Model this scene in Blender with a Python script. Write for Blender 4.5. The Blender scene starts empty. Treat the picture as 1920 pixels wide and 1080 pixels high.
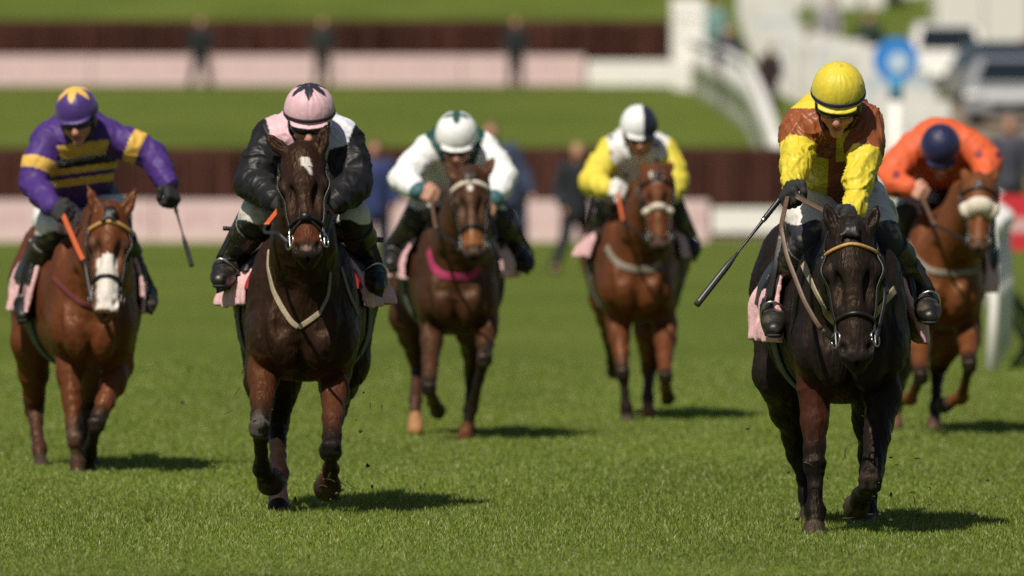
import bpy, math, random
import numpy as np
from mathutils import Vector

random.seed(7); rng = np.random.default_rng(7)
scene = bpy.context.scene
col = scene.collection

# ------------------------------------------------------------------ camera
F = 400.0/36.0*1920.0          # focal length in pixels of the 1920 wide photograph
HC, HY = 1.70, 252.0           # camera height, picture row of eye level
cam = bpy.data.cameras.new('camera'); camo = bpy.data.objects.new('camera', cam); col.objects.link(camo)
cam.sensor_width = 36; cam.lens = 400; cam.clip_start = .5; cam.clip_end = 6000
camo.location = (0, 0, HC); camo.rotation_euler = (math.radians(90), 0, 0)
cam.shift_y = -(540-HY)/1920.0
cam.dof.use_dof = True; cam.dof.focus_distance = 48.6; cam.dof.aperture_fstop = 4.2
cam.dof.aperture_blades = 0
scene.camera = camo

# ------------------------------------------------------------------ light
SUN_EL, SUN_AZ = 53.0, 27.0    # azimuth: degrees to the left of straight behind the camera
w = bpy.data.worlds.new("World"); scene.world = w; w.use_nodes = True
nt = w.node_tree; bg = nt.nodes['Background']
sky = nt.nodes.new('ShaderNodeTexSky'); sky.sky_type = 'NISHITA'; sky.sun_disc = False
sky.sun_elevation = math.radians(SUN_EL); sky.sun_rotation = math.radians(180+SUN_AZ)
nt.links.new(sky.outputs[0], bg.inputs[0]); bg.inputs[1].default_value = 0.05
sd = bpy.data.lights.new('sun', 'SUN'); so = bpy.data.objects.new('sun', sd); col.objects.link(so)
sd.energy = 5.0; sd.angle = math.radians(.5); sd.color = (1, .93, .82)
el, az = math.radians(SUN_EL), math.radians(SUN_AZ)
to_sun = Vector((-math.sin(az)*math.cos(el), -math.cos(az)*math.cos(el), math.sin(el)))
so.rotation_euler = to_sun.to_track_quat('Z', 'Y').to_euler(); so.location = (-20, 20, 40)
scene.view_settings.view_transform = 'Standard'; scene.view_settings.look = 'None'
scene.view_settings.exposure = 0.0; scene.view_settings.gamma = 1
scene.cycles.use_denoising = False; scene.cycles.use_adaptive_sampling = False
scene.cycles.sample_clamp_direct = 8; scene.cycles.sample_clamp_indirect = 2.5; scene.cycles.blur_glossy = 1.0
scene.cycles.max_bounces = 6; scene.cycles.diffuse_bounces = 3; scene.cycles.glossy_bounces = 2

def W(px, py, y):
    """photograph pixel at a distance -> point of the place"""
    return np.array(((px-960.0)/F*y, y, HC-(py-HY)/F*y))

# ------------------------------------------------------------------ materials
def srgb(h):
    h = h.lstrip('#'); v = [int(h[i:i+2], 16)/255 for i in (0, 2, 4)]
    return tuple(c/12.92 if c <= .04045 else ((c+.055)/1.055)**2.4 for c in v)
MATS = {}
def mat(name, color=None, rough=.6, metal=0., spec=.5, noise=.0, nscale=20, bump=0., bscale=60, stretch=(1, 1, 1),
        sheen=0., coat=0., attr=None, var2=None, ridge=False):
    if name in MATS: return MATS[name]
    m = bpy.data.materials.new(name); m.use_nodes = True; MATS[name] = m
    t = m.node_tree; b = t.nodes['Principled BSDF']; L = t.links.new
    b.inputs['Roughness'].default_value = rough; b.inputs['Metallic'].default_value = metal
    b.inputs['Specular IOR Level'].default_value = spec
    if 'coat' in name and 'horse' in name: b.inputs['Specular Tint'].default_value = (1, .72, .5, 1)
    b.inputs['Sheen Weight'].default_value = sheen; b.inputs['Coat Weight'].default_value = coat
    tc = t.nodes.new('ShaderNodeTexCoord'); mp = t.nodes.new('ShaderNodeMapping'); mp.inputs['Scale'].default_value = stretch
    L(tc.outputs['Object'], mp.inputs[0])
    if attr:
        a = t.nodes.new('ShaderNodeAttribute'); a.attribute_name = attr; src = a.outputs['Color']
    else:
        a = t.nodes.new('ShaderNodeRGB'); a.outputs[0].default_value = (*color, 1); src = a.outputs[0]
    if noise:
        n = t.nodes.new('ShaderNodeTexNoise'); n.inputs['Scale'].default_value = nscale; n.inputs['Detail'].default_value = 5
        L(mp.outputs[0], n.inputs[0])
        r = t.nodes.new('ShaderNodeMapRange'); r.inputs[1].default_value = .3; r.inputs[2].default_value = .7
        r.inputs[3].default_value = 1-noise; r.inputs[4].default_value = 1+noise; L(n.outputs[0], r.inputs[0])
        mx = t.nodes.new('ShaderNodeMix'); mx.data_type = 'RGBA'; mx.blend_type = 'MULTIPLY'; mx.inputs[0].default_value = 1
        L(src, mx.inputs[6]); L(r.outputs[0], mx.inputs[7]); src = mx.outputs[2]
        if var2:
            n2 = t.nodes.new('ShaderNodeTexNoise'); n2.inputs['Scale'].default_value = nscale*.6; n2.inputs['Detail'].default_value = 6
            L(mp.outputs[0], n2.inputs[0]); r2 = t.nodes.new('ShaderNodeMapRange')
            r2.inputs[1].default_value = var2[1]; r2.inputs[2].default_value = var2[1]+.12; L(n2.outputs[0], r2.inputs[0])
            m2 = t.nodes.new('ShaderNodeMix'); m2.data_type = 'RGBA'; m2.inputs[7].default_value = (*var2[0], 1)
            L(r2.outputs[0], m2.inputs[0]); L(src, m2.inputs[6]); src = m2.outputs[2]
    L(src, b.inputs['Base Color'])
    if 'horse_coat' in name:
        n = t.nodes.new('ShaderNodeTexNoise'); n.inputs['Scale'].default_value = 34; n.inputs['Detail'].default_value = 5; L(mp.outputs[0], n.inputs[0])
        q = t.nodes.new('ShaderNodeMapRange'); q.inputs[1].default_value = .35; q.inputs[2].default_value = .65; q.inputs[3].default_value = rough-.10; q.inputs[4].default_value = rough+.16
        L(n.outputs[0], q.inputs[0]); L(q.outputs[0], b.inputs['Roughness'])
    if bump:
        n = t.nodes.new('ShaderNodeTexNoise'); n.inputs['Scale'].default_value = bscale; n.inputs['Detail'].default_value = 4
        if ridge: n.noise_type = 'RIDGED_MULTIFRACTAL'; n.normalize = True; n.inputs['Distortion'].default_value = .8; n.inputs['Detail'].default_value = 3
        L(mp.outputs[0], n.inputs[0]); bp = t.nodes.new('ShaderNodeBump'); bp.inputs['Strength'].default_value = 1
        bp.inputs['Distance'].default_value = bump; L(n.outputs[0], bp.inputs['Height']); L(bp.outputs[0], b.inputs['Normal'])
    return m
COAT = mat('horse_coat', attr='Col', rough=.44, spec=.34, noise=.12, nscale=9, bump=.005, bscale=85, stretch=(1, .6, .22))
WETCOAT = mat('wet_horse_coat', attr='Col', rough=.42, spec=.16, noise=.2, nscale=10, bump=.008, bscale=75, stretch=(1, .6, .22))
SILK = mat('racing_silk', attr='Col', rough=.52, spec=.2, noise=.08, nscale=30, bump=.007, bscale=13, stretch=(1, 1, .6), ridge=True)
CRINKLE = mat('crinkled_satin', attr='Col', rough=.42, spec=.32, noise=.10, nscale=26, bump=.012, bscale=17, stretch=(1, 1, .7), ridge=True)
SATIN = mat('black_satin', attr='Col', rough=.47, spec=.27, noise=.08, nscale=26, bump=.007, bscale=11, stretch=(1, 1, .6), ridge=True)
SKIN = mat('skin', attr='Col', rough=.5, spec=.35, noise=.1, nscale=60, bump=.0006, bscale=300)
BREECH = mat('breeches_cloth', attr='Col', rough=.75, noise=.12, nscale=14, bump=.003, bscale=38, var2=((.30, .26, .20), .60))
BOOT = mat('muddy_boot_leather', (.012, .011, .010), rough=.42, spec=.5, noise=.4, nscale=30, bump=.003, bscale=45, var2=((.075, .056, .034), .53))
GLOVE = mat('glove_knit', attr='Col', rough=.75, noise=.15, nscale=80, bump=.001, bscale=200)
CAP = mat('cap_silk', attr='Col', rough=.46, spec=.3, noise=.05, nscale=30, bump=.002, bscale=40, sheen=.1)
BLACKL = mat('black_leather', (.012, .010, .009), rough=.4, noise=.3, nscale=50, bump=.0006, bscale=200)
BROWNL = mat('brown_leather', (.10, .055, .03), rough=.5, noise=.2, nscale=40, bump=.0006, bscale=200)
ORANGE = mat('orange_rein_rubber', (.46, .085, .02), rough=.6, noise=.15, nscale=60, bump=.001, bscale=200)
ELASTIC = mat('tan_elastic_web', (.36, .29, .19), rough=.8, noise=.15, nscale=60, bump=.0006, bscale=250)
GREYWEB = mat('grey_worn_web', (.20, .17, .13), rough=.8, noise=.2, nscale=60)
MAGENTA = mat('magenta_web', (.32, .022, .085), rough=.8, noise=.12, nscale=60)
GOLDBAND = mat('gold_browband', (.45, .25, .08), rough=.45, noise=.25, nscale=120, bump=.002, bscale=220)
STEEL = mat('steel', (.55, .53, .5), rough=.25, metal=1.0, noise=.15, nscale=60)
LENS = mat('goggle_lens', (.010, .011, .012), rough=.12, spec=.6, noise=.05)
EYE = mat('dark_eye', (.006, .004, .003), rough=.08, noise=.05)
HAIR = mat('horse_hair', attr='Col', rough=.5, noise=.3, nscale=60, bump=.003, bscale=120, stretch=(1, 1, .2))
SHEEPSKIN = mat('sheepskin', (.62, .55, .44), rough=.95, noise=.15, nscale=50, bump=.006, bscale=120)
PADPINK = mat('pink_cloth', attr='Col', rough=.8, noise=.12, nscale=20, bump=.008, bscale=24)
CLOTH = mat('plain_cloth', attr='Col', rough=.85, noise=.2, nscale=14, bump=.004, bscale=30)

# ------------------------------------------------------------------ noise in numpy
_LAT = rng.random((32, 32, 32)).astype(np.float32)
def vnoise(p):
    i = np.floor(p).astype(int); f = (p-i); f = f*f*(3-2*f); i &= 31; j = (i+1) & 31
    out = 0
    for dx in (0, 1):
        for dy in (0, 1):
            for dz in (0, 1):
                ww = (f[:, 0] if dx else 1-f[:, 0])*(f[:, 1] if dy else 1-f[:, 1])*(f[:, 2] if dz else 1-f[:, 2])
                out = out+ww*_LAT[(j if dx else i)[:, 0], (j if dy else i)[:, 1], (j if dz else i)[:, 2]]
    return out*2-1
def creases(p):
    q = p+1.5*np.stack([vnoise(p*.6+9), vnoise(p*.6+31), vnoise(p*.6+57)], 1)
    a = np.clip(1-np.abs(vnoise(q))*2.6, 0, 1); b = np.clip(1-np.abs(vnoise(q*1.9+5))*2.6, 0, 1)
    return a*a+.55*b*b-.35
def ridged(p):
    q = p+1.2*np.stack([vnoise(p*.7+9), vnoise(p*.7+31), vnoise(p*.7+57)], 1)
    return (1-np.abs(vnoise(q))*2.2)*.7+(1-np.abs(vnoise(q*2.1+5))*2.2)*.3

# ------------------------------------------------------------------ solid modelling on a distance grid
def N(v):
    v = np.asarray(v, float); return v/(np.linalg.norm(v)+1e-12)
class Field:
    def __init__(s, lo, hi, h):
        s.lo = np.asarray(lo, float); s.h = h
        s.n = np.ceil((np.asarray(hi, float)-s.lo)/h).astype(int)+1
        s.A = np.full(s.n, .5, np.float32)
        s.ax = [(s.lo[i]+h*np.arange(s.n[i])).astype(np.float32) for i in range(3)]
    def box(s, lo, hi):
        a = np.clip(np.floor((np.asarray(lo)-s.lo)/s.h).astype(int), 0, s.n-1)
        b = np.clip(np.ceil((np.asarray(hi)-s.lo)/s.h).astype(int)+1, 1, s.n)
        if np.any(b <= a): return None, None
        sl = tuple(slice(a[i], b[i]) for i in range(3))
        return sl, (s.ax[0][sl[0]][:, None, None], s.ax[1][sl[1]][None, :, None], s.ax[2][sl[2]][None, None, :])
    def put(s, sl, d, k, op):
        a = s.A[sl]
        if op == 'sub': d = -d; 
        if op == 'add':
            if k > 0:
                hh = np.maximum(k-np.abs(a-d), 0)/k; s.A[sl] = np.minimum(a, d)-hh*hh*k*.25
            else: s.A[sl] = np.minimum(a, d)
        else:
            if k > 0:
                hh = np.maximum(k-np.abs(a-d), 0)/k; s.A[sl] = np.maximum(a, d)+hh*hh*k*.25
            else: s.A[sl] = np.maximum(a, d)
    def seg(s, a, b, ra, rb, k=.03, flat=None, op='add'):
        a = np.asarray(a, float); b = np.asarray(b, float)
        fm = max(1, flat[1]) if flat else 1
        pad = max(ra, rb)*fm+k+.05
        sl, g = s.box(np.minimum(a, b)-pad, np.maximum(a, b)+pad)
        if sl is None: return
        X, Y, Z = g[0]-a[0], g[1]-a[1], g[2]-a[2]; ab = b-a; sc = 1.
        if flat:
            u = N(flat[0]); q = 1/flat[1]-1; c = (X*u[0]+Y*u[1]+Z*u[2])*q
            X, Y, Z = X+c*u[0], Y+c*u[1], Z+c*u[2]; ab = ab+q*np.dot(ab, u)*u; sc = min(1, flat[1])
        L = max(np.dot(ab, ab), 1e-9)
        t = np.clip((X*ab[0]+Y*ab[1]+Z*ab[2])/L, 0, 1)
        d = np.sqrt((X-t*ab[0])**2+(Y-t*ab[1])**2+(Z-t*ab[2])**2)-(ra+(rb-ra)*t)
        s.put(sl, (d*sc).astype(np.float32), k, op)
    def chain(s, pts, k=.03, flat=None, op='add'):
        for (a, ra), (b, rb) in zip(pts[:-1], pts[1:]): s.seg(a, b, ra, rb, k, flat, op)
    def ell(s, c, r, R=None, k=.03, op='add'):
        c = np.asarray(c, float); r = np.asarray(r, float); pad = r.max()+k+.05
        sl, g = s.box(c-pad, c+pad)
        if sl is None: return
        X, Y, Z = g[0]-c[0], g[1]-c[1], g[2]-c[2]
        if R is None: R = np.eye(3)
        q = [R[i][0]*X+R[i][1]*Y+R[i][2]*Z for i in range(3)]
        k0 = np.sqrt((q[0]/r[0])**2+(q[1]/r[1])**2+(q[2]/r[2])**2)
        k1 = np.sqrt((q[0]/r[0]**2)**2+(q[1]/r[1]**2)**2+(q[2]/r[2]**2)**2)+1e-6
        s.put(sl, (k0*(k0-1)/k1).astype(np.float32), k, op)
    def loft(s, st, k=.0, p=2.3):
        """st: rows of y, cx, hw, zb, zt"""
        st = np.asarray(st, float); yy = np.linspace(st[0, 0], st[-1, 0], 120)
        def cr(c):
            v = np.interp(yy, st[:, 0], st[:, c])
            for _ in range(6): v[1:-1] = .25*v[:-2]+.5*v[1:-1]+.25*v[2:]
            return v
        cx, hw, zb, zt = cr(1), cr(2), cr(3), cr(4)
        Y1 = s.ax[1]; f = lambda v: np.interp(Y1, yy, v)[None, :, None].astype(np.float32)
        cxx, hww, zc, hh = f(cx), f(hw), f((zb+zt)/2), f((zt-zb)/2)
        X = np.abs(s.ax[0][:, None, None]-cxx)/hww; Z = np.abs(s.ax[2][None, None, :]-zc)/hh
        d = ((X**p+Z**p)**(1/p)-1)*np.minimum(hww, hh)
        ye = np.maximum(yy[0]-Y1, Y1-yy[-1])[None, :, None].astype(np.float32)
        s.put((slice(None),)*3, np.maximum(d, ye).astype(np.float32), k, 'add')
    def cut(s, point, normal, k=0.):
        """keep the side the normal points away from"""
        n = N(normal); d = (s.ax[0][:, None, None]-point[0])*n[0]+(s.ax[1][None, :, None]-point[1])*n[1]+(s.ax[2][None, None, :]-point[2])*n[2]
        s.put((slice(None),)*3, -d.astype(np.float32), k, 'sub')
    def sample(s, P):
        P = np.atleast_2d(P); q = (P-s.lo)/s.h; q = np.clip(q, 0, s.n-1.001); i = q.astype(int); f = q-i; o = 0
        for dx in (0, 1):
            for dy in (0, 1):
                for dz in (0, 1):
                    o = o+(f[:, 0] if dx else 1-f[:, 0])*(f[:, 1] if dy else 1-f[:, 1])*(f[:, 2] if dz else 1-f[:, 2])*s.A[i[:, 0]+dx, i[:, 1]+dy, i[:, 2]+dz]
        return o
    def grad(s, P):
        P = np.atleast_2d(P); e = s.h*1.5
        g = np.stack([s.sample(P+np.eye(3)[i]*e)-s.sample(P-np.eye(3)[i]*e) for i in range(3)], 1)
        return g/(np.linalg.norm(g, axis=1, keepdims=True)+1e-9)
    def march(s, a, d, off, L, step=.005):
        """first point along the ray where the distance falls to off"""
        d = N(d); t = np.arange(0, L, step); P = np.asarray(a)+t[:, None]*d
        v = s.sample(P); i = np.argmax(v < off)
        return P[i] if v[i] < off else None
    def mesh(s):
        A = s.A; ins = A < 0
        c = [ins[dx:A.shape[0]-1+dx, dy:A.shape[1]-1+dy, dz:A.shape[2]-1+dz] for dx in (0, 1) for dy in (0, 1) for dz in (0, 1)]
        cnt = sum(x.astype(np.uint8) for x in c); act = (cnt > 0) & (cnt < 8)
        idx = np.argwhere(act)
        if len(idx) == 0: return np.zeros((0, 3)), np.zeros((0, 4), int)
        imap = np.full(act.shape, -1, np.int32); imap[act] = np.arange(len(idx))
        off = np.array([(dx, dy, dz) for dx in (0, 1) for dy in (0, 1) for dz in (0, 1)])
        v = np.stack([A[idx[:, 0]+o[0], idx[:, 1]+o[1], idx[:, 2]+o[2]] for o in off], 1)
        S = np.zeros((len(idx), 3)); n = np.zeros(len(idx))
        for i in range(8):
            for j in range(i+1, 8):
                if np.abs(off[i]-off[j]).sum() != 1: continue
                m = (v[:, i] < 0) != (v[:, j] < 0)
                t = v[m, i]/(v[m, i]-v[m, j]); S[m] += off[i]+t[:, None]*(off[j]-off[i]); n[m] += 1
        V = s.lo+(idx+S/n[:, None])*s.h
        Q = []
        for ax in range(3):
            sl0 = [slice(None)]*3; sl1 = [slice(None)]*3; sl0[ax] = slice(0, -1); sl1[ax] = slice(1, None)
            ch = ins[tuple(sl0)] != ins[tuple(sl1)]
            e = np.argwhere(ch); o1, o2 = (ax+1) % 3, (ax+2) % 3
            e = e[(e[:, o1] > 0) & (e[:, o2] > 0) & (e[:, o1] < A.shape[o1]-1) & (e[:, o2] < A.shape[o2]-1)]
            u = np.eye(3, dtype=int)[o1]; w2 = np.eye(3, dtype=int)[o2]
            g = lambda q: imap[q[:, 0], q[:, 1], q[:, 2]]
            quad = np.stack([g(e-u-w2), g(e-w2), g(e), g(e-u)], 1)
            fl = ~ins[e[:, 0], e[:, 1], e[:, 2]]; quad[fl] = quad[fl][:, ::-1]; Q.append(quad)
        return V, np.concatenate(Q)
def vnormals(V, Q):
    n = np.cross(V[Q[:, 2]]-V[Q[:, 0]], V[Q[:, 3]]-V[Q[:, 1]]); o = np.zeros_like(V)
    for i in range(Q.shape[1]): np.add.at(o, Q[:, i], n)
    return o/(np.linalg.norm(o, axis=1, keepdims=True)+1e-12)
def smooth(V, Q, it=1, lam=.5):
    for _ in range(it):
        s = np.zeros_like(V); c = np.zeros(len(V))
        for i in range(4):
            np.add.at(s, Q[:, i], V[Q[:, (i+1) % 4]]); np.add.at(c, Q[:, i], 1)
            np.add.at(s, Q[:, i], V[Q[:, (i-1) % 4]]); np.add.at(c, Q[:, i], 1)
        V = V+lam*(s/c[:, None]-V)
    return V

# ------------------------------------------------------------------ objects
def props(o, label=None, cat=None, group=None, kind=None):
    for k_, v_ in (('label', label), ('category', cat), ('group', group), ('kind', kind)):
        if v_: o[k_] = v_
    return o
def origin(o):
    p = np.zeros(3)
    while o is not None: p += np.array(o.location); o = o.parent
    return p
def mk(name, V, Q, m, parent=None, base=None, colors=None, smooth_shade=True, tris=None):
    me = bpy.data.meshes.new(name); V = np.asarray(V, float)
    b = origin(parent) if parent is not None else (np.asarray(base, float) if base is not None else np.zeros(3))
    o = bpy.data.objects.new(name, me)
    if isinstance(Q, np.ndarray) and Q.ndim == 2:
        me.vertices.add(len(V)); me.vertices.foreach_set('co', (V-b).astype(np.float32).ravel())
        k = Q.shape[1]; me.loops.add(Q.size); me.loops.foreach_set('vertex_index', Q.ravel().astype(np.int32))
        me.polygons.add(len(Q)); me.polygons.foreach_set('loop_start', np.arange(0, Q.size, k, dtype=np.int32))
        me.update(calc_edges=True)
    else:
        me.from_pydata((V-b).tolist(), [], [list(map(int, f)) for f in Q]); me.update()
    if smooth_shade: me.polygons.foreach_set('use_smooth', np.ones(len(me.polygons), bool))
    if colors is not None:
        ca = me.color_attributes.new('Col', 'FLOAT_COLOR', 'POINT')
        c4 = np.ones((len(V), 4), np.float32); c4[:, :3] = colors; ca.data.foreach_set('color', c4.ravel())
    me.materials.append(m); col.objects.link(o)
    if parent is not None: o.parent = parent
    else: o.location = b
    return o
def sweep(pts, radii, seg=8, flat=None, normals=None, cap=True):
    """tube (or strap: flat = (half width, half thickness)) along a polyline"""
    P = np.asarray(pts, float); n = len(P); T = np.gradient(P, axis=0); T /= np.linalg.norm(T, axis=1, keepdims=True)+1e-12
    V = []; ref = None
    for i in range(n):
        if normals is not None: nn = normals[i]-np.dot(normals[i], T[i])*T[i]
        else:
            r0 = ref if ref is not None else (np.array([0, 0, 1.]) if abs(T[i][2]) < .9 else np.array([0, 1., 0]))
            nn = r0-np.dot(r0, T[i])*T[i]
        nn = N(nn); ref = nn; bb = np.cross(T[i], nn)
        for j in range(seg):
            a = 2*math.pi*(j+.5)/seg
            if flat:
                ca, sa = math.cos(a), math.sin(a); e = .35
                V.append(P[i]+bb*flat[0]*np.sign(ca)*abs(ca)**e+nn*flat[1]*np.sign(sa)*abs(sa)**e)
            else: V.append(P[i]+(bb*math.cos(a)+nn*math.sin(a))*(radii[i] if hasattr(radii, '__len__') else radii))
    Fc = [[i*seg+j, i*seg+(j+1) % seg, (i+1)*seg+(j+1) % seg, (i+1)*seg+j] for i in range(n-1) for j in range(seg)]
    if cap: Fc += [list(range(seg))[::-1], [(n-1)*seg+j for j in range(seg)]]
    return np.array(V), Fc
def resample(P, d):
    P = np.asarray(P, float); L = np.r_[0, np.cumsum(np.linalg.norm(np.diff(P, axis=0), axis=1))]
    n = max(2, int(L[-1]/d)+1); t = np.linspace(0, L[-1], n)
    Q = np.stack([np.interp(t, L, P[:, i]) for i in range(3)], 1)
    for _ in range(2):
        if len(Q) > 4: Q[1:-1] = .25*Q[:-2]+.5*Q[1:-1]+.25*Q[2:]
    return Q
def join(parts):
    V, Fs, n = [], [], 0
    for v, f in parts:
        V.append(np.asarray(v, float)); Fs += [[i+n for i in q] for q in f]; n += len(v)
    return np.concatenate(V), Fs
def torus(c, ax, R, r, n=20, m=8, arc=(0, 2*math.pi)):
    ax = N(ax); u = N(np.cross(ax, [0, 0, 1.] if abs(ax[2]) < .9 else [1., 0, 0])); v = np.cross(ax, u)
    a = np.linspace(*arc, n); P = np.array([np.asarray(c)+R*(u*math.cos(t)+v*math.sin(t)) for t in a])
    return sweep(P, r, m)
def box_mesh(lo, hi):
    x0, y0, z0 = lo; x1, y1, z1 = hi
    V = [(x, y, z) for x in (x0, x1) for y in (y0, y1) for z in (z0, z1)]
    return np.array(V, float), [[0, 1, 3, 2], [4, 6, 7, 5], [0, 4, 5, 1], [2, 3, 7, 6], [0, 2, 6, 4], [1, 5, 7, 3]]

# ------------------------------------------------------------------ ground
TER = np.array([(-40, 0), (176, 0), (182, .25), (195, 1.1), (210, 1.75), (230, 2.1), (288, 2.87), (330, 4.6), (400, 9.0), (600, 23), (1000, 48), (2500, 110)], float)
def gz(y): return float(np.interp(y, TER[:, 0], TER[:, 1]))
def ground():
    ys = np.r_[np.linspace(-40, 170, 60), np.linspace(172, 420, 120), np.linspace(430, 2500, 60)]
    z = np.interp(ys, TER[:, 0], TER[:, 1])
    for _ in range(3): z[61:-1] = .25*z[60:-2]+.5*z[61:-1]+.25*z[62:]
    xs = np.r_[np.linspace(-900, -20, 12), np.linspace(-15, 15, 31), np.linspace(20, 900, 12)]
    X, Y = np.meshgrid(xs, ys); Z = np.repeat(z[:, None], len(xs), 1)
    V = np.stack([X.ravel(), Y.ravel(), Z.ravel()], 1); nx = len(xs)
    i = np.arange(len(ys)-1)[:, None]*nx+np.arange(nx-1)[None, :]; i = i.ravel()
    Q = np.stack([i, i+1, i+nx+1, i+nx], 1)
    m = bpy.data.materials.new('turf'); m.use_nodes = True; t = m.node_tree; L = t.links.new; b = t.nodes['Principled BSDF']
    b.inputs['Roughness'].default_value = .9; b.inputs['Specular IOR Level'].default_value = .1
    tc = t.nodes.new('ShaderNodeTexCoord')
    def nz(scale, st, det=4):
        mp = t.nodes.new('ShaderNodeMapping'); mp.inputs['Scale'].default_value = st; L(tc.outputs['Object'], mp.inputs[0])
        n = t.nodes.new('ShaderNodeTexNoise'); n.inputs['Scale'].default_value = scale; n.inputs['Detail'].default_value = det
        L(mp.outputs[0], n.inputs[0]); return n.outputs[0]
    cr = t.nodes.new('ShaderNodeValToRGB'); L(nz(.35, (1, .28, 1), 6), cr.inputs[0])
    e = cr.color_ramp.elements; e[0].position = .34; e[0].color = (.104, .142, .021, 1); e[1].position = .68; e[1].color = (.142, .180, .031, 1)
    cr2 = t.nodes.new('ShaderNodeValToRGB'); L(nz(9, (1, .35, 1), 5), cr2.inputs[0])
    e = cr2.color_ramp.elements; e[0].position = .3; e[0].color = (.62, .66, .6, 1); e[1].position = .75; e[1].color = (1.25, 1.2, 1.15, 1)
    mx = t.nodes.new('ShaderNodeMix'); mx.data_type = 'RGBA'; mx.blend_type = 'MULTIPLY'; mx.inputs[0].default_value = 1
    L(cr.outputs[0], mx.inputs[6]); L(cr2.outputs[0], mx.inputs[7]); L(mx.outputs[2], b.inputs['Base Color'])
    bp = t.nodes.new('ShaderNodeBump'); bp.inputs['Distance'].default_value = .03; L(nz(60, (1, .6, 1)), bp.inputs['Height']); L(bp.outputs[0], b.inputs['Normal'])
    o = mk('ground', V, Q, m); props(o, kind='structure')
ground()

def grass():
    """short turf blades, one object of stuff, where the lens can still resolve them"""
    n = 620000
    t = rng.random(n); y = 43.5+42*t**1.75
    x = (rng.random(n)*2-1)*(.0478*y+.12)
    hgt = (.012+.021*rng.random(n))*(.82+.3*vnoise(np.stack([x*1.3, y*.5, x*0], 1)))
    tall = rng.random(n) < .012; hgt[tall] *= 1.7
    wd = .0009+.0014*rng.random(n); wd *= np.clip(y/48, 1, 2)
    a = rng.random(n)*2*np.pi; lean = rng.random(n)*.9*hgt; la = rng.random(n)*2*np.pi
    dx, dy = np.cos(a)*wd, np.sin(a)*wd*.5
    lx, ly = np.cos(la)*lean, np.sin(la)*lean
    z0 = np.full(n, -.004)
    V = np.stack([np.stack([x-dx, y-dy, z0], 1), np.stack([x+dx, y+dy, z0], 1),
                  np.stack([x+.35*lx+dx*.8, y+.35*ly+dy*.8, hgt*.6], 1), np.stack([x+.35*lx-dx*.8, y+.35*ly-dy*.8, hgt*.6], 1),
                  np.stack([x+lx, y+ly, hgt], 1)], 1).reshape(-1, 3)
    i = np.arange(n)*5
    T = np.concatenate([np.stack([i, i+1, i+2], 1), np.stack([i, i+2, i+3], 1), np.stack([i+3, i+2, i+4], 1)])
    c = np.empty((n, 3)); v = (rng.random(n)**1.3)[:, None]; pat = np.clip(.5+.5*vnoise(np.stack([x*1.1, y*.35, x*0+3], 1)), 0, 1)[:, None]
    c[:] = np.array([.100, .150, .012])*(1-v)+np.array([.305, .375, .060])*v
    c *= .86+.28*pat
    dry = rng.random(n) < .06; c[dry] = np.array([.50, .50, .26])
    m = mat('grass_blade', attr='Col', rough=.5, spec=.35)
    t_ = m.node_tree; b = t_.nodes['Principled BSDF']
    tr = t_.nodes.new('ShaderNodeBsdfTranslucent'); ms = t_.nodes.new('ShaderNodeMixShader'); ms.inputs[0].default_value = .35
    at = t_.nodes.new('ShaderNodeAttribute'); at.attribute_name = 'Col'; t_.links.new(at.outputs['Color'], tr.inputs[0])
    t_.links.new(b.outputs[0], ms.inputs[1]); t_.links.new(tr.outputs[0], ms.inputs[2])
    t_.links.new(ms.outputs[0], t_.nodes['Material Output'].inputs[0])
    o = mk('grass', V, T, m, colors=np.repeat(c, 5, 0), smooth_shade=False); props(o, kind='stuff')
grass()

# ------------------------------------------------------------------ horses
def limb_colors(V, base, chains, dark, zones):
    pass
def seg_t(V, a, b):
    ab = b-a; t = np.clip(((V-a)@ab)/np.dot(ab, ab), 0, 1); return t, np.linalg.norm(V-(a+t[:, None]*ab), axis=1)
def sstep(x, a, b):
    t = np.clip((x-a)/(b-a), 0, 1); return t*t*(3-2*t)

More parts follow.
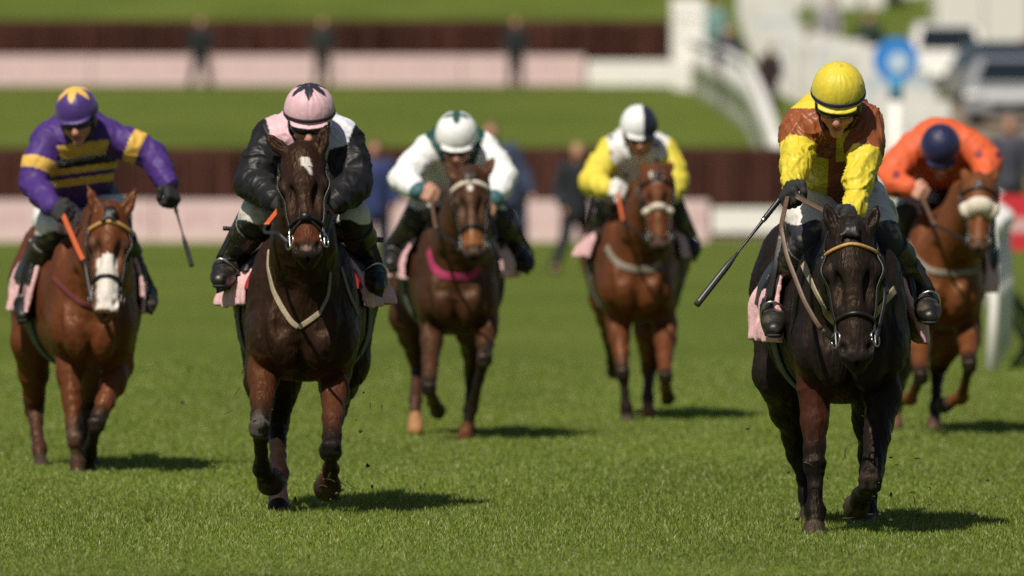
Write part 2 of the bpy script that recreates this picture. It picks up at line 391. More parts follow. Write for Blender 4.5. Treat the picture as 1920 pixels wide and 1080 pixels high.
class Horse: pass
def build_horse(S):
    H = Horse(); D = H.D = (1/(S['gy']-HY))*HC*F; H.S = S; h = S.get('h', .011)
    P = lambda px, py, dy=0: W(px, py, D+dy)
    H.P = P; m_px = D/F                                    # metres per pixel
    cx, cwp, cbp = S['chest']; wx, wy = S['withers']; rx, ry, rw = S['rump']; bw = S['barrel']
    X = lambda px: (px-960)*m_px
    Z = lambda py: HC-(py-HY)*m_px
    cw = cwp*m_px; cb, wz, rz = Z(cbp), Z(wy), Z(ry)
    bl = S.get('len', 1.0)
    st = [(-.14, 0, .06, cb+.20, cb+.34), (-.07, 0, .72*cw, cb+.08, cb+.50), (.05, 0, .95*cw, cb+.005, wz-.30), (.25, .1, cw*1.03, cb, wz-.08),
          (.45, .25, .5*(cw+bw), cb+.0, wz), (.8, .5, bw, cb+.02, wz-.05), (1.1, .75, bw*.97, cb+.07, wz-.04),
          (1.38, 1, rw, cb+.2, rz), (1.6, 1, rw*.8, cb+.3, rz-.08), (1.74, 1, rw*.35, cb+.42, rz-.22)]
    st = [(D+y*bl, X(cx)+(X(rx)-X(cx))*f, w_, zb, max(zt, zb+.1)) for y, f, w_, zb, zt in st]
    poll, muz = P(*S['poll']), P(*S['muz'])
    ends = [P(*p) for l in S['legs'] for p in l['p']]
    allp = np.array(ends+[poll, muz, P(cx-cwp*1.5, wy, -.2), P(cx+cwp*1.5, cbp, 1.8*bl), P(rx, ry, 1.8), (X(rx)-rw, D, cb), (X(rx)+rw, D, cb), (X(cx)-bw, D, cb), (X(cx)+bw, D, cb)])
    for e in S['ears']: allp = np.vstack([allp, P(*e[1])])
    f = Field(allp.min(0)-.13, allp.max(0)+.13, h); H.f = f
    f.loft(st)
    c = np.array([X(cx), D, 0.])
    zs = cb+.45*(wz-cb)                                    # point of the shoulder
    for s in (-1, 1):
        f.ell((X(cx)+s*cw*.62, D+.12, zs+.06), (cw*.46, .15, .30), k=.06)          # shoulder blade
        f.ell((X(cx)+s*cw*.70, D-.0, zs-.08), (cw*.34, .11, .13), k=.05)           # point of shoulder
        f.ell((X(cx)+s*cw*.40, D-.085, cb+.20), (cw*.36, .085, .15), np.array([[1, 0, -.25*s], [0, 1, 0], [.25*s, 0, 1]]), k=.018)   # pectorals
        f.chain([(np.array([X(cx)+s*cw*.80, D-.12, zs+.02]), .012), (np.array([X(cx)+s*cw*.68, D-.13, cb+.10]), .016)], k=.03, op='sub')   # groove beside the arm
        f.ell((X(rx)+s*rw*.55, D+1.42*bl, rz-.2), (rw*.55, .26, .27), k=.06)       # croup and thigh
    f.chain([(np.array([X(cx), D-.17, cb+.36]), .012), (np.array([X(cx), D-.155, cb+.06]), .016)], k=.03, op='sub')                    # groove between them
    # neck
    a = muz-poll; L = np.linalg.norm(a); ah = a/L
    n = np.array([0, -1., 0]); n -= np.dot(n, ah)*ah; n = N(n); sd_ = np.cross(n, ah)
    if sd_[0] < 0: sd_ = -sd_
    roll = S.get('roll', 0.)
    H.head = (poll, ah, n, sd_, L)
    HP = lambda t, s=0., d=0.: poll+ah*t*L+sd_*s*L+n*d*L       # all in head lengths
    H.HP = HP
    wth = np.array([X(wx), D+.42, wz-.06])
    nb = S.get('neck', 1.)
    f.chain([(HP(.03, 0, -.10), .075*nb), (.5*(HP(.03, 0, -.1)+wth)+np.array([0, 0, .05]), .085*nb), (wth, .10)], k=.06)
    low = np.array([X(cx), D+.03, cb+.58*(wz-cb)])
    f.chain([(HP(.24, 0, -.24), .088*nb), (.5*(HP(.24, 0, -.24)+low)+np.array([0, .06, .0]), .125*nb), (low, .155*nb)], k=.10)
    mid = .5*(HP(.1, 0, -.2)+np.array([X(cx)*.5+X(wx)*.5, D+.25, .5*(wz+cb)+.15]))
    f.chain([(HP(.12, 0, -.17), .085*nb), (mid, .105*nb), (np.array([X(cx)*.5+X(wx)*.5, D+.25, .5*(wz+cb)+.18]), .17*nb)], k=.08)
    for s in (-1, 1):
        f.chain([(np.array([X(cx)+s*cw*.34, D-.16, cb+.70*(wz-cb)]), .014), (np.array([X(cx)+s*cw*.42, D-.15, zs-.02])+np.array([0, -.02, 0]), .02)], k=.05, op='sub')      # hollow between neck and shoulder
    # head
    hw = S.get('hw', 1.)
    fl = (n, .8)
    f.chain([(HP(.02, 0, -.10), .115*L*hw), (HP(.20, 0, -.12), .155*L*hw), (HP(.36, 0, -.12), .162*L*hw), (HP(.56, 0, -.10), .128*L*hw), (HP(.76, 0, -.085), .100*L*hw), (HP(.90, 0, -.085), .098*L*hw)], k=.03, flat=(n, .85))
    f.chain([(HP(.05, 0, -.05), .09*L), (HP(.33, 0, -.035), .10*L*hw), (HP(.62, 0, -.028), .062*L), (HP(.84, 0, -.03), .052*L)], k=.025)      # forehead and nasal bone
    for s in (-1, 1):
        f.chain([(HP(.30, s*.085*hw, -.26), .085*L), (HP(.50, s*.07, -.22), .065*L), (HP(.80, s*.03, -.16), .045*L)], k=.035)           # cheek and jaw
        f.ell(HP(.315, s*.145*hw, -.055), (.055*L, .04*L, .07*L), np.array([sd_, n, ah]), k=.02)                                       # brow
        f.chain([(HP(.40, s*.145*hw, -.10), .020*L), (HP(.62, s*.112*hw, -.09), .012*L)], k=.02)                                        # facial crest
        f.ell(HP(.385, s*.172*hw, -.095), (.05*L, .045*L, .042*L), np.array([sd_, n, ah]), k=.012, op='sub')                              # eye socket
        f.ell(HP(.36, s*.155*hw, -.085), (.034*L, .034*L, .034*L), k=.01)
        f.ell(HP(.90, s*.072*hw, -.045), (.048*L, .05*L, .075*L), np.array([sd_, n, ah]), k=.02)                                        # nostril rim
        f.ell(HP(.905, s*.085*hw, .0), (.028*L, .055*L, .050*L), np.array([N(sd_+.25*s*ah), n, N(ah-.25*s*sd_)]), k=.008, op='sub')
        f.ell(HP(.46, s*.085*hw, -.01), (.03*L, .03*L, .12*L), np.array([sd_, n, ah]), k=.03, op='sub')                                 # hollow beside the nasal bone
    f.ell(HP(.955, 0, -.085), (.088*L*hw, .075*L, .06*L), np.array([sd_, n, ah]), k=.03)                                               # upper lip
    f.ell(HP(1.0, 0, -.135), (.06*L, .06*L, .05*L), np.array([sd_, n, ah]), k=.015)                                                     # lower lip
    f.ell(HP(.985, 0, -.06), (.012*L, .03*L, .05*L), np.array([sd_, n, ah]), k=.012, op='sub')
    # ears
    for e in S['ears']:
        b, t = P(*e[0]), P(*e[1]); ea = N(t-b); el_ = np.linalg.norm(t-b); fr = N(np.cross(ea, [0, 0, 1.]) if abs(ea[2]) < .3 else n-np.dot(n, ea)*ea)
        fr = N(n-np.dot(n, ea)*ea); sx = np.cross(fr, ea)
        t = t+ea*.02; el_ += .02
        f.chain([(b-ea*.02, .026), (b+ea*.32*el_, .030), (b+ea*.62*el_, .022), (t, .003)], k=.012, flat=(fr, .7))
        f.ell(b+ea*.45*el_+fr*.020, (.012, .016, .36*el_), np.array([sx, fr, ea]), k=.006, op='sub')
    # legs
    H.chains = []
    for l in S['legs']:
        E_, K_, Fk, Hf = [P(*p) for p in l['p']]; q = l.get('r', 1.)*S.get('lf', .93)
        if l['k'] == 'f':
            sh = np.array([X(cx)+(1 if E_[0] > X(cx) else -1)*cw*.62, D+.10, zs-.03])
            f.chain([(sh, .115*q), (E_, .086*q)], k=.04)
            lp = lambda a_, b_, t: a_+(b_-a_)*t
            f.chain([(E_, .086*q), (lp(E_, K_, .28), .074*q), (lp(E_, K_, .6), .057*q), (lp(E_, K_, .84), .047*q), (K_, .049*q)], k=.02)
            f.ell(lp(E_, K_, .22)+np.array([.03 if E_[0] > X(cx) else -.03, -.03, 0]), (.042*q, .055*q, .10*q), k=.02)
            f.chain([(lp(E_, K_, .1)+np.array([0, -.062*q, 0]), .026*q), (lp(E_, K_, .75)+np.array([0, -.036*q, 0]), .016*q)], k=.02)
            f.ell(K_+np.array([0, -.02, .012]), (.054*q, .036*q, .034*q), k=.012); f.ell(K_+np.array([0, -.018, -.024]), (.048*q, .034*q, .026*q), k=.010)
            f.chain([(K_, .046*q), (lp(K_, Fk, .25), .034*q), (lp(K_, Fk, .55), .030*q), (lp(K_, Fk, .84), .034*q), (Fk, .042*q)], k=.012)
            f.chain([(lp(K_, Fk, .2)+np.array([0, .03, 0]), .026*q), (lp(K_, Fk, .9)+np.array([0, .032, 0]), .026*q)], k=.015)
        else:
            lp = lambda a_, b_, t: a_+(b_-a_)*t
            hp_ = np.array([X(rx)+(1 if E_[0] > X(rx) else -1)*rw*.5, D+1.35*bl, rz-.25])
            f.chain([(hp_, .19), (E_, .13*q), (lp(E_, K_, .45), .085*q), (lp(E_, K_, .8), .055*q), (K_, .058*q)], k=.05)
            f.ell(K_+np.array([0, .02, .01]), (.05*q, .065*q, .06*q), k=.015)
            f.chain([(K_, .05*q), (lp(K_, Fk, .25), .042*q), (lp(K_, Fk, .6), .036*q), (Fk, .045*q)], k=.015)
        hd = N(Hf-Fk)
        f.ell(Fk+np.array([0, .02, 0])-hd*.0, (.045*q, .05*q, .048*q), k=.015)
        f.chain([(Fk, .042*q), (lp(Fk, Hf, .5), .037*q)], k=.012)
        f.chain([(lp(Fk, Hf, .55), .042*q*l.get('hr', 1.)), (Hf, .058*q*l.get('hr', 1.))], k=.008)
        H.chains.append((l, E_, K_, Fk, Hf))
    V, Q = f.mesh(); V = smooth(V, Q, 1, .4)
    # skin detail: veins and muscle over the big masses
    nr = vnormals(V, Q)
    nz = ridged(V*np.array([9, 9, 5.])); body = sstep(np.min([np.linalg.norm(V-poll, axis=1), np.linalg.norm(V-muz, axis=1)], axis=0), .15, .4)
    V = V+nr*((.0035*nz+.003*creases(V*np.array([15, 15, 10.])+3)+.002*vnoise(V*np.array([26, 26, 16.])))*body+.0016*creases(V*30)*(1-body)+.0012*vnoise(V*60))[:, None]
    # colour of the coat
    C0 = np.array(S['coat']); C = np.tile(C0, (len(V), 1)); DK = np.array(S.get('points', (.012, .009, .007)))
    mott = vnoise(V*3.1)[:, None]*.09+vnoise(V*9.)[:, None]*.05; C = C*(1+mott)
    def blend(w_, c_):
        nonlocal C
        C = C*(1-w_[:, None])+np.asarray(c_)*w_[:, None]
    # darker along back and neck crest, as bays are
    for l, E_, K_, Fk, Hf in H.chains:
        dd = np.min([seg_t(V, p, q_)[1] for p, q_ in ((E_, K_), (K_, Fk), (Fk, Hf))], axis=0)
        t1, _ = seg_t(V, E_, K_); near = sstep(dd, .17, .12)
        tk, dk_ = seg_t(V, K_, Fk); th, dh_ = seg_t(V, Fk, Hf)
        dlow = np.minimum(dk_, dh_); d1 = seg_t(V, E_, K_)[1]
        blend(sstep(dlow, .13, .085)*sstep(t1, l.get('black', .62), .98), l.get('lower', DK))
        if 'fore' in l: blend(near*sstep(t1, .0, .12)*(1-sstep(t1, .55, .95))*.9, l['fore'])
        blend((th > .5)*sstep(dh_, .075, .065), l.get('hoof', (.045, .034, .025)))
        if 'mud' in l: blend(sstep(np.linalg.norm(V-K_, axis=1), .09, .03)*.6*(vnoise(V*40) > -.2), l['mud'])
    rel = V-poll; t = rel@ah/L; s_ = rel@sd_/L; d_ = rel@n/L
    onhead = (t > -.1) & (t < 1.15) & (d_ > -.30) & (abs(s_) < .3)
    if S.get('face') is not None: blend(onhead*sstep(t, .1, .3)*(1-sstep(t, .85, .95))*.8, S['face'])
    blend(onhead*sstep(t+.05*vnoise(V*25), .80, .93)*S.get('muzzle_w', .9), S.get('muzzle', (.018, .013, .011)))
    blend(onhead*sstep(np.hypot((t-.36), (abs(s_)-.15)), .12, .05)*.6, DK)
    if 'tan' in S: blend(onhead*sstep(t, .68, .76)*(1-sstep(t, .84, .9))*(d_ > -.16), S['tan'])
    for (t0, t1_, s0, s1, w0, w1) in S.get('white', []):
        u_ = np.clip((t-t0)/(t1_-t0), 0, 1); ctr = s0+(s1-s0)*u_; wd_ = w0+(w1-w0)*u_+.012*vnoise(V*45)
        blend(onhead*(d_ > -.14)*(t > t0+.01*vnoise(V*60))*(t < t1_)*sstep(np.abs(s_-ctr), wd_+.012, wd_-.012), (.62, .57, .52))
    if 'snip' in S:
        blend(onhead*sstep(np.hypot(t-.93, s_+.01), .035, .015)*.6, (.30, .2, .17))
    C = np.clip(C, .003, .9)
    base = np.array((X(cx), D+.5, 0.0))
    o = mk('horse', V, Q, COAT if C0.sum() > .07 else WETCOAT, base=base, colors=C)
    props(o, S['label'], 'horse'); H.o = o; H.base = base
    # eyes
    for s in (-1, 1):
        g = Field(HP(.36, s*.15*hw, -.09)-.04, HP(.36, s*.15*hw, -.09)+.04, .004); g.ell(HP(.368, s*.162*hw, -.088), (.030*L,)*3, k=0)
        v, q = g.mesh(); mk('eye', v, q, EYE, o)
    # mane, forelock and tail
    crest = [HP(.03, 0, -.09), HP(.03, 0, -.17), .5*(HP(.03, 0, -.1)+wth)+np.array([.01, 0, .14]), wth+np.array([0, 0, .08])]
    crest = resample(crest, .055); g = Field(np.array(crest).min(0)-.14, np.array(crest).max(0)+.14, .008)
    for p in crest: g.ell(p+rng.normal(0, .006, 3), (.022, .026, .03), k=.012)
    g.chain([(p, .018) for p in crest], k=.02)
    fo = S.get('forelock', .16)
    for j in range(5 if fo > .08 else 0): g.chain([(HP(-.03, rng.normal(0, .03), -.02), .018), (HP(fo*.5, rng.normal(0, .03), .055), .016), (HP(fo, rng.normal(0, .04), .075), .006)], k=.012)
    v, q = g.mesh(); nn = vnormals(v, q); v = v+nn*(.005*vnoise(v*np.array([60, 60, 25])))[:, None]
    mk('mane', v, q, HAIR, o, colors=np.tile(S.get('hair', (.010, .008, .007)), (len(v), 1)))
    tb = np.array([X(rx), D+1.7*bl, rz-.15]); g = Field(tb-np.array([.35, .2, 1.0]), tb+np.array([.35, .95, .2]), .014)
    tw = S.get('tail', .1)
    for j in range(12):
        q0 = rng.normal(0, .03, 3); e = np.array([tw+rng.normal(0, .06), .62+rng.normal(0, .06), -.22+rng.normal(0, .08)])
        g.chain([(tb+q0*.5, .04), (tb+.45*e+q0+np.array([0, .1, .1]), .03), (tb+e+q0*2, .006)], k=.02)
    v, q = g.mesh(); mk('tail', v, q, HAIR, o, colors=np.tile(S.get('hair', (.010, .008, .007)), (len(v), 1)))
    return H

def on_head(H, t, ang, off=.004):
    """point on the skin of the head: t head lengths down, ang degrees round from the front of the face"""
    poll, ah, n, sd_, L = H.head; a = math.radians(ang)
    ax = poll+ah*t*L-n*.11*L; d = n*math.cos(a)+sd_*math.sin(a)
    p = H.f.march(ax+d*.30, -d, off, .32, .003); return p if p is not None else ax+d*.1
def strap(H, name, pts, hw, th, m, parent, dens=.012):
    p = resample(pts, dens); nrm = H.f.grad(p)
    return mk(name, *sweep(p, 0, 12, (hw, th), nrm), m, parent)
def drape(H, px, y0=-.2, off=.006):
    """follow a traced line over the horse's chest: real points of its skin"""
    out = []
    px = resample([(a, b, 0) for a, b in px], 4)
    for a, b, _ in px:
        s = H.P(a, b, y0); d = N(s-np.array([0, 0, HC])); p = H.f.march(s, d, off, 1.3, .004)
        if p is not None: out.append(p)
    out = np.array(out)
    for _ in range(3): out[1:-1] = .25*out[:-2]+.5*out[1:-1]+.25*out[2:]
    return out
def shell(H, name, y0, y1, zlow, zhigh, t0, t1, m, colr, parent, wav=.0, side=0, h=.009, xc=None, slant=0.):
    """a cloth lying over the back: the horse's own surface, offset"""
    f = H.f; D = H.D; o = Field(np.array([f.lo[0], D+y0-.08, zlow-.05]), np.array([f.lo[0]+f.n[0]*f.h, D+y1+.08, zhigh+.05]), h)
    X, Y, Zz = np.meshgrid(*o.ax, indexing='ij'); Pt = np.stack([X.ravel(), Y.ravel(), Zz.ravel()], 1)
    d = f.sample(Pt)
    if wav: d = d-wav*np.clip((zhigh-Pt[:, 2])/(zhigh-zlow), 0, 1)*(vnoise(Pt*np.array([3, 13, 4.]))+.45*vnoise(Pt*np.array([9, 31, 9.]))+.6)
    r = np.max([d-t1, t0-d, (D+y0+slant*(Pt[:, 2]-zlow)-Pt[:, 1]), Pt[:, 1]-(D+y1), zlow+.01*vnoise(Pt*9)-Pt[:, 2], Pt[:, 2]-zhigh], axis=0)
    if side: r = np.maximum(r, .04-side*(Pt[:, 0]-H.base[0]))
    o.A = r.reshape(o.A.shape).astype(np.float32); v, q = o.mesh()
    if len(v) == 0: return None
    v = smooth(v, q, 2, .5); return mk(name, v, q, m, parent, colors=colr(v) if callable(colr) else np.tile(colr, (len(v), 1)))

# ------------------------------------------------------------------ riders
def hand_prims(f, wrist, palm_end, thumb, r=1.0, curl=1.0, grow=0., k=.006):
    """palm, four curled fingers of different length, a thumb from the side of the palm"""
    d = N(palm_end-wrist); t = thumb-np.dot(thumb, d)*d; t = N(t); n = N(np.cross(d, t)); 
    if n[1] > 0: n = -n                                       # back of the hand towards the front
    Lp = .085*r
    W2 = wrist+d*Lp
    for s in (-.030, -.010, .010, .030):
        f.seg(wrist+t*s*.6*r, W2+t*s*r, .017*r+grow, .014*r+grow, k=.012)
    for s, ln in ((-.032, .78), (-.011, .95), (.011, 1.0), (.032, .90)):
        p = W2+t*s*r; a = .25*curl; 
        for j, (seg_, bend) in enumerate(((.040, 1.05), (.026, 1.25), (.020, .9))):
            a += bend*curl*(.75 if j == 0 else 1)
            q = p+(d*math.cos(a)-n*math.sin(a))*seg_*ln*r
            f.seg(p, q, (.0105-.001*j)*r+grow, (.0098-.001*j)*r+grow, k=k); p = q
    b = wrist+d*.025*r+t*.03*r
    m_ = b+(t*.75+d*.6-n*.35)*.034*r; e = m_+(d*.75-n*.75-t*.25)*.030*r; e2 = e+(-n*.8-t*.5+d*.1)*.02*r
    f.chain([(b, .014*r+grow), (m_, .0125*r+grow), (e, .011*r+grow), (e2, .009*r+grow)], k=.008)

class Jockey: pass
def build_jockey(H, S):
    J = Jockey(); P = H.P; h = S.get('h', .0075); J.S = S; J.H = H
    G = {k_: P(*v) for k_, v in S['p'].items()}
    ar = S.get('arm', (.088, .078, .052)); tr = S.get('torso', (.155, .150))
    pel, ch = G['pelvis'], G['chest']; sl, sr = G['shL'], G['shR']
    # head frame
    pit, yaw, roll = [math.radians(a) for a in S.get('head', (30, 0, 0))]; hs = S.get('hs', 1.)
    hf = np.array([math.sin(yaw)*math.cos(pit), -math.cos(yaw)*math.cos(pit), -math.sin(pit)]); s0 = N(np.cross([0, 0, 1.], hf)); u0 = np.cross(hf, s0)
    hs_ = s0*math.cos(roll)+u0*math.sin(roll); hu = u0*math.cos(roll)-s0*math.sin(roll)
    O = G['helmet']; hp = lambda s=0., f_=0., u=0.: O+(hs_*s+hf*f_+hu*u)*hs
    Rm = np.array([hs_, hf, hu]); J.hp = hp; J.R = Rm
    def torso(f, g):
        ax = N(sr-sl); mid = .5*(sl+sr); wa = pel+.45*(ch-pel)
        f.chain([(pel, tr[1]*.86+g), (wa, tr[1]*.92+g), (ch, tr[0]+g)], k=.06, flat=(ax, 1.22))
        f.seg(sl+.2*(mid-sl), sr+.2*(mid-sr), .072+g, .072+g, k=.06)
        f.chain([(ch, tr[0]*.9+g), (mid, .11+g)], k=.07, flat=(ax, 1.3))
        f.ell(mid+np.array([0, .13, .055]), np.array((.150, .15, .105))+g, k=.09)
    def arms(f, g, wr=1.):
        for c in 'LR':
            s_, e_, w_ = G['sh'+c], G['el'+c], G['wr'+c]
            f.chain([(s_, ar[0]+g), (s_+.55*(e_-s_), ar[0]*.98+g), (e_, ar[1]+g)], k=.05)
            f.chain([(e_, ar[1]+g), (e_+.45*(w_-e_), ar[1]*.92+g), (w_, ar[2]*wr+g)], k=.03)
    def hips(f, g):
        hpw = .10
        for c, s_ in (('L', -1), ('R', 1)):
            b = pel+np.array([s_*hpw, .02, -.05]); k_ = G['kn'+c]
            f.chain([(b, .125+g), (b+.5*(k_-b), .105+g), (k_, .074+g)], k=.05)
        f.ell(pel+np.array([0, .05, -.03]), (.19+g, .16+g, .15+g), k=.06)
    def shins(f, g, top=0.):
        for c in 'LR':
            k_, a_, t_ = G['kn'+c], G['an'+c], G['to'+c]
            f.chain([(k_+top*(a_-k_), .070+g), (k_+.35*(a_-k_), .064+g), (k_+.8*(a_-k_), .046+g), (a_, .046+g)], k=.02)
            f.chain([(a_+.25*(a_-t_)*.6, .042+g), (a_+.35*(t_-a_), .044+g), (a_+.75*(t_-a_), .042+g), (t_, .030+g)], k=.02, flat=(np.array([1., 0, 0]), 1.1))
    def head(f):
        f.ell(hp(0, -.01, -.01), np.array((.078, .098, .10))*hs, Rm, k=.02)
        f.ell(hp(0, .032, -.085), np.array((.066, .07, .085))*hs, Rm, k=.03)
        f.chain([(hp(0, .05, -.13), .05*hs), (hp(0, .075, -.165), .030*hs)], k=.03)                # jaw and chin
        f.ell(hp(0, .088, -.178), np.array((.022, .018, .017))*hs, Rm, k=.015)
        f.chain([(hp(0, .095, -.06), .012*hs), (hp(0, .122, -.108), .017*hs)], k=.012)                # nose
        for s in (-1, 1):
            f.ell(hp(s*.012, .112, -.113), np.array((.012, .013, .010))*hs, Rm, k=.006)
            f.ell(hp(s*.045, .078, -.105), np.array((.024, .022, .022))*hs, Rm, k=.02)             # cheekbones
            f.ell(hp(s*.032, .098, -.070), np.array((.016, .012, .010))*hs, Rm, k=.006, op='sub')   # eye hollows
            f.ell(hp(s*.078, -.01, -.09), np.array((.012, .028, .036))*hs, Rm, k=.008)               # ears
        f.ell(hp(0, .100, -.137), np.array((.024, .014, .006))*hs, Rm, k=.004)                         # upper lip
        f.ell(hp(0, .097, -.152), np.array((.021, .014, .006))*hs, Rm, k=.004)                         # lower lip
        f.ell(hp(0, .112, -.1445), np.array((.022, .012, .0035))*hs, Rm, k=.002, op='sub')
        f.chain([(hp(0, -.02, -.09), .06*hs), (.5*(sl+sr)+np.array([0, .0, .03]), .075)], k=.03)       # neck
    def hands(f, grow, which='LR'):
        for c in which:
            w_, e_ = G['wr'+c], G['ha'+c]; th = np.array(S.get('thumb'+c, (.6 if c == 'L' else -.6, -.2, .5)))
            f.seg(w_-.05*N(w_-G['el'+c])*-1*0, w_+N(e_-w_)*.02, .030+grow, .026+grow, k=.015)
            hand_prims(f, w_, e_, th, S.get('hsz', 1.08), S.get('curl', 1.0), grow)
    pts = np.array(list(G.values())); lo, hi = pts.min(0)-.22, pts.max(0)+.22
    # body, one continuous surface
    f = Field(lo, hi, h); torso(f, -.014); arms(f, -.018, .8); hips(f, -.012); shins(f, -.012); head(f); hands(f, 0.)
    V, Q = f.mesh(); C = np.tile((.50, .25, .17), (len(V), 1)); rel = (V-O)@Rm.T/hs
    lip = sstep(np.hypot(rel[:, 0]/1.7, rel[:, 2]+.1445), .018, .010)*(rel[:, 1] > .08); C = C*(1-lip[:, None])+np.array((.36, .10, .085))*lip[:, None]
    chk = sstep(np.hypot(np.abs(rel[:, 0])-.045, rel[:, 2]+.11), .035, .01)*.4*(rel[:, 1] > .03); C = C*(1-chk[:, None])+np.array((.52, .17, .12))*chk[:, None]
    nos = sstep(np.hypot(rel[:, 0], rel[:, 2]+.11), .03, .012)*.4*(rel[:, 1] > .09); C = C*(1-nos[:, None])+np.array((.55, .2, .15))*nos[:, None]
    stub = (rel[:, 2] < -.12)*(rel[:, 1] > .0)*.18; C = C*(1-stub[:, None])+np.array((.2, .12, .09))*stub[:, None]
    base = np.array([pel[0], pel[1], min(G['toL'][2], G['toR'][2])])
    o = mk('person', V, Q, SKIN, base=base, colors=C); props(o, S['label'], 'person'); J.o = o
    # jacket
    f = Field(lo, hi, h); torso(f, 0.); arms(f, 0.)
    for c in 'LR':
        e_, w_ = G['el'+c], G['wr'+c]
        g_ = N(w_-e_); sl_, gr = f.box(w_-.12, w_+.12)
        d = (gr[0]-w_[0])*g_[0]+(gr[1]-w_[1])*g_[1]+(gr[2]-w_[2])*g_[2]
        rr = np.sqrt((gr[0]-w_[0])**2+(gr[1]-w_[1])**2+(gr[2]-w_[2])**2)
        f.A[sl_] = np.where(rr < .115, np.maximum(f.A[sl_], d-.004), f.A[sl_])
        f.chain([(w_-g_*.012, ar[2]*1.08), (w_-g_*.004, ar[2]*1.02)], k=.008) if S.get('cuff', True) else None
    dn = N(pel-ch); f.cut(pel+dn*S.get('hem', .02), dn)
    f.ell(hp(0, .03, -.11), np.array((.085, .095, .10))*hs, Rm, k=.01, op='sub')
    J.jf = f; V, Q = f.mesh(); V = smooth(V, Q, 1, .4); nr = vnormals(V, Q)
    wr_ = creases(V*np.array([11, 11, 8.])+S.get('seed', 3)); V = V+nr*((S.get('wr', .0065))*wr_+.002*vnoise(V*45))[:, None]
    # colouring the silk
    tL1, dL1 = seg_t(V, G['shL'], G['elL']); tL2, dL2 = seg_t(V, G['elL'], G['wrL']); tR1, dR1 = seg_t(V, G['shR'], G['elR']); tR2, dR2 = seg_t(V, G['elR'], G['wrR'])
    tt, dt = seg_t(V, pel, ch); mid = .5*(sl+sr); tt2, dt2 = seg_t(V, ch, mid); axx = N(sr-sl)
    cand = np.stack([np.minimum(dL1-ar[0], dL2-ar[1]), np.minimum(dR1-ar[0], dR2-ar[1]), np.minimum(dt-tr[0], dt2-.12)], 1)
    part = np.argmin(cand, 1)                                  # 0 left arm, 1 right arm, 2 torso
    part[(part == 0) & (tL1 < .12) & (dL1 < dL2)] = 2; part[(part == 1) & (tR1 < .12) & (dR1 < dR2)] = 2
    ta = np.where(part == 0, np.where(dL1 < dL2, tL1*.5, .5+tL2*.5), np.where(dR1 < dR2, tR1*.5, .5+tR2*.5))
    pxx = 960+V[:, 0]/V[:, 1]*F; pyy = HY+(HC-V[:, 2])/V[:, 1]*F
    C = np.array(S['silk'](dict(part=part, ta=ta, x=(V-mid)@axx, z=V[:, 2], px=pxx, py=pyy, V=V, front=nr[:, 1] < 0)))
    jk = mk('jacket', V, Q, S.get('mat', SILK), o, colors=C); J.jacket = jk
    # breeches
    f = Field(lo, hi, h); hips(f, .004)
    for c in 'LR': f.chain([(G['kn'+c], .076), (G['kn'+c]+.25*(G['an'+c]-G['kn'+c]), .066)], k=.02)
    f.cut(pel+np.array([0, 0, .12]), (0, 0, 1))
    V, Q = f.mesh(); V = smooth(V, Q, 1, .4); nr = vnormals(V, Q); V = V+nr*(.004*ridged(V*11+20))[:, None]
    C = np.tile(S.get('breech', (.66, .62, .56)), (len(V), 1))
    if 'knee' in S:
        for c in 'LR':
            b = pel+np.array([(-.1 if c == 'L' else .1), .02, -.05]); t_, d_ = seg_t(V, b, G['kn'+c]); C[(V[:, 2] < P(0, S['knee_py'])[2]+.012*np.sin(V[:, 0]*40)) & (d_ < .2)] = S['knee']
    if 'hipband' in S: C[(V[:, 2] > pel[2]+.02)] = S['hipband']
    br = mk('breeches', V, Q, BREECH, o, colors=C); J.breeches = br
    # boots
    for c in 'LR':
        pk, pa, pt = G['kn'+c], G['an'+c], G['to'+c]; q_ = np.array([pk, pa, pt])
        f = Field(q_.min(0)-.12, q_.max(0)+.12, h)
        tp = pk+.22*(pa-pk)
        f.chain([(tp, .079), (pk+.45*(pa-pk), .071), (pk+.8*(pa-pk), .054), (pa, .052)], k=.02)
        hl = pa+.35*N(pa-pt)*.08+np.array([0, .02, -.035])
        f.chain([(hl, .043), (pa+.4*(pt-pa)+np.array([0, 0, -.012]), .050), (pa+.78*(pt-pa)+np.array([0, 0, -.006]), .047), (pt, .034)], k=.02, flat=(np.array([1., 0, 0]), 1.12))
        f.cut(tp, pk-pa)
        V, Q = f.mesh(); nr = vnormals(V, Q); t_, _ = seg_t(V, pk, pa); V = V+nr*(.006*ridged(V*np.array([10, 10, 26])+40)*sstep(t_, .25, .7)*(1-sstep(np.linalg.norm(V-pt, axis=1), .17, .06)))[:, None]
        bt = mk('boot', V, Q, BOOT, o)
        f = Field(q_.min(0)-.12, q_.max(0)+.12, h*.9)
        dz = np.array([0, 0, -.045]); f.chain([(hl+dz*.55, .038), (pa+.5*(pt-pa)+dz, .040), (pt+dz*.55, .034)], k=.01, flat=(np.array([0, 0, 1.]), .35))
        v, q = f.mesh(); mk('sole', v, q, mat('boot_sole', (.02, .018, .016), rough=.8, noise=.3, nscale=40), bt)
    # gloves
    for c in S.get('gloves', 'LR'):
        f = Field(np.minimum(G['wr'+c], G['ha'+c])-.14, np.maximum(G['wr'+c], G['ha'+c])+.14, min(h*.6, .0045)); hands(f, .0035, c)
        w_ = G['wr'+c]; g_ = N(G['el'+c]-w_); f.seg(w_+g_*.012, w_-g_*.01, .038, .036, k=.01)
        v, q = f.mesh(); cc = np.tile(S.get('glove', (.013, .013, .014)), (len(v), 1))
        if 'glove_band' in S:
            t_ = (v-w_)@g_; cc[(t_ > -.012) & (t_ < .004) & (v[:, 1] < w_[1]) & (np.abs(vnoise(v*130)) > .16)] = S['glove_band']
        mk('glove', v, q, GLOVE, o, colors=cc)
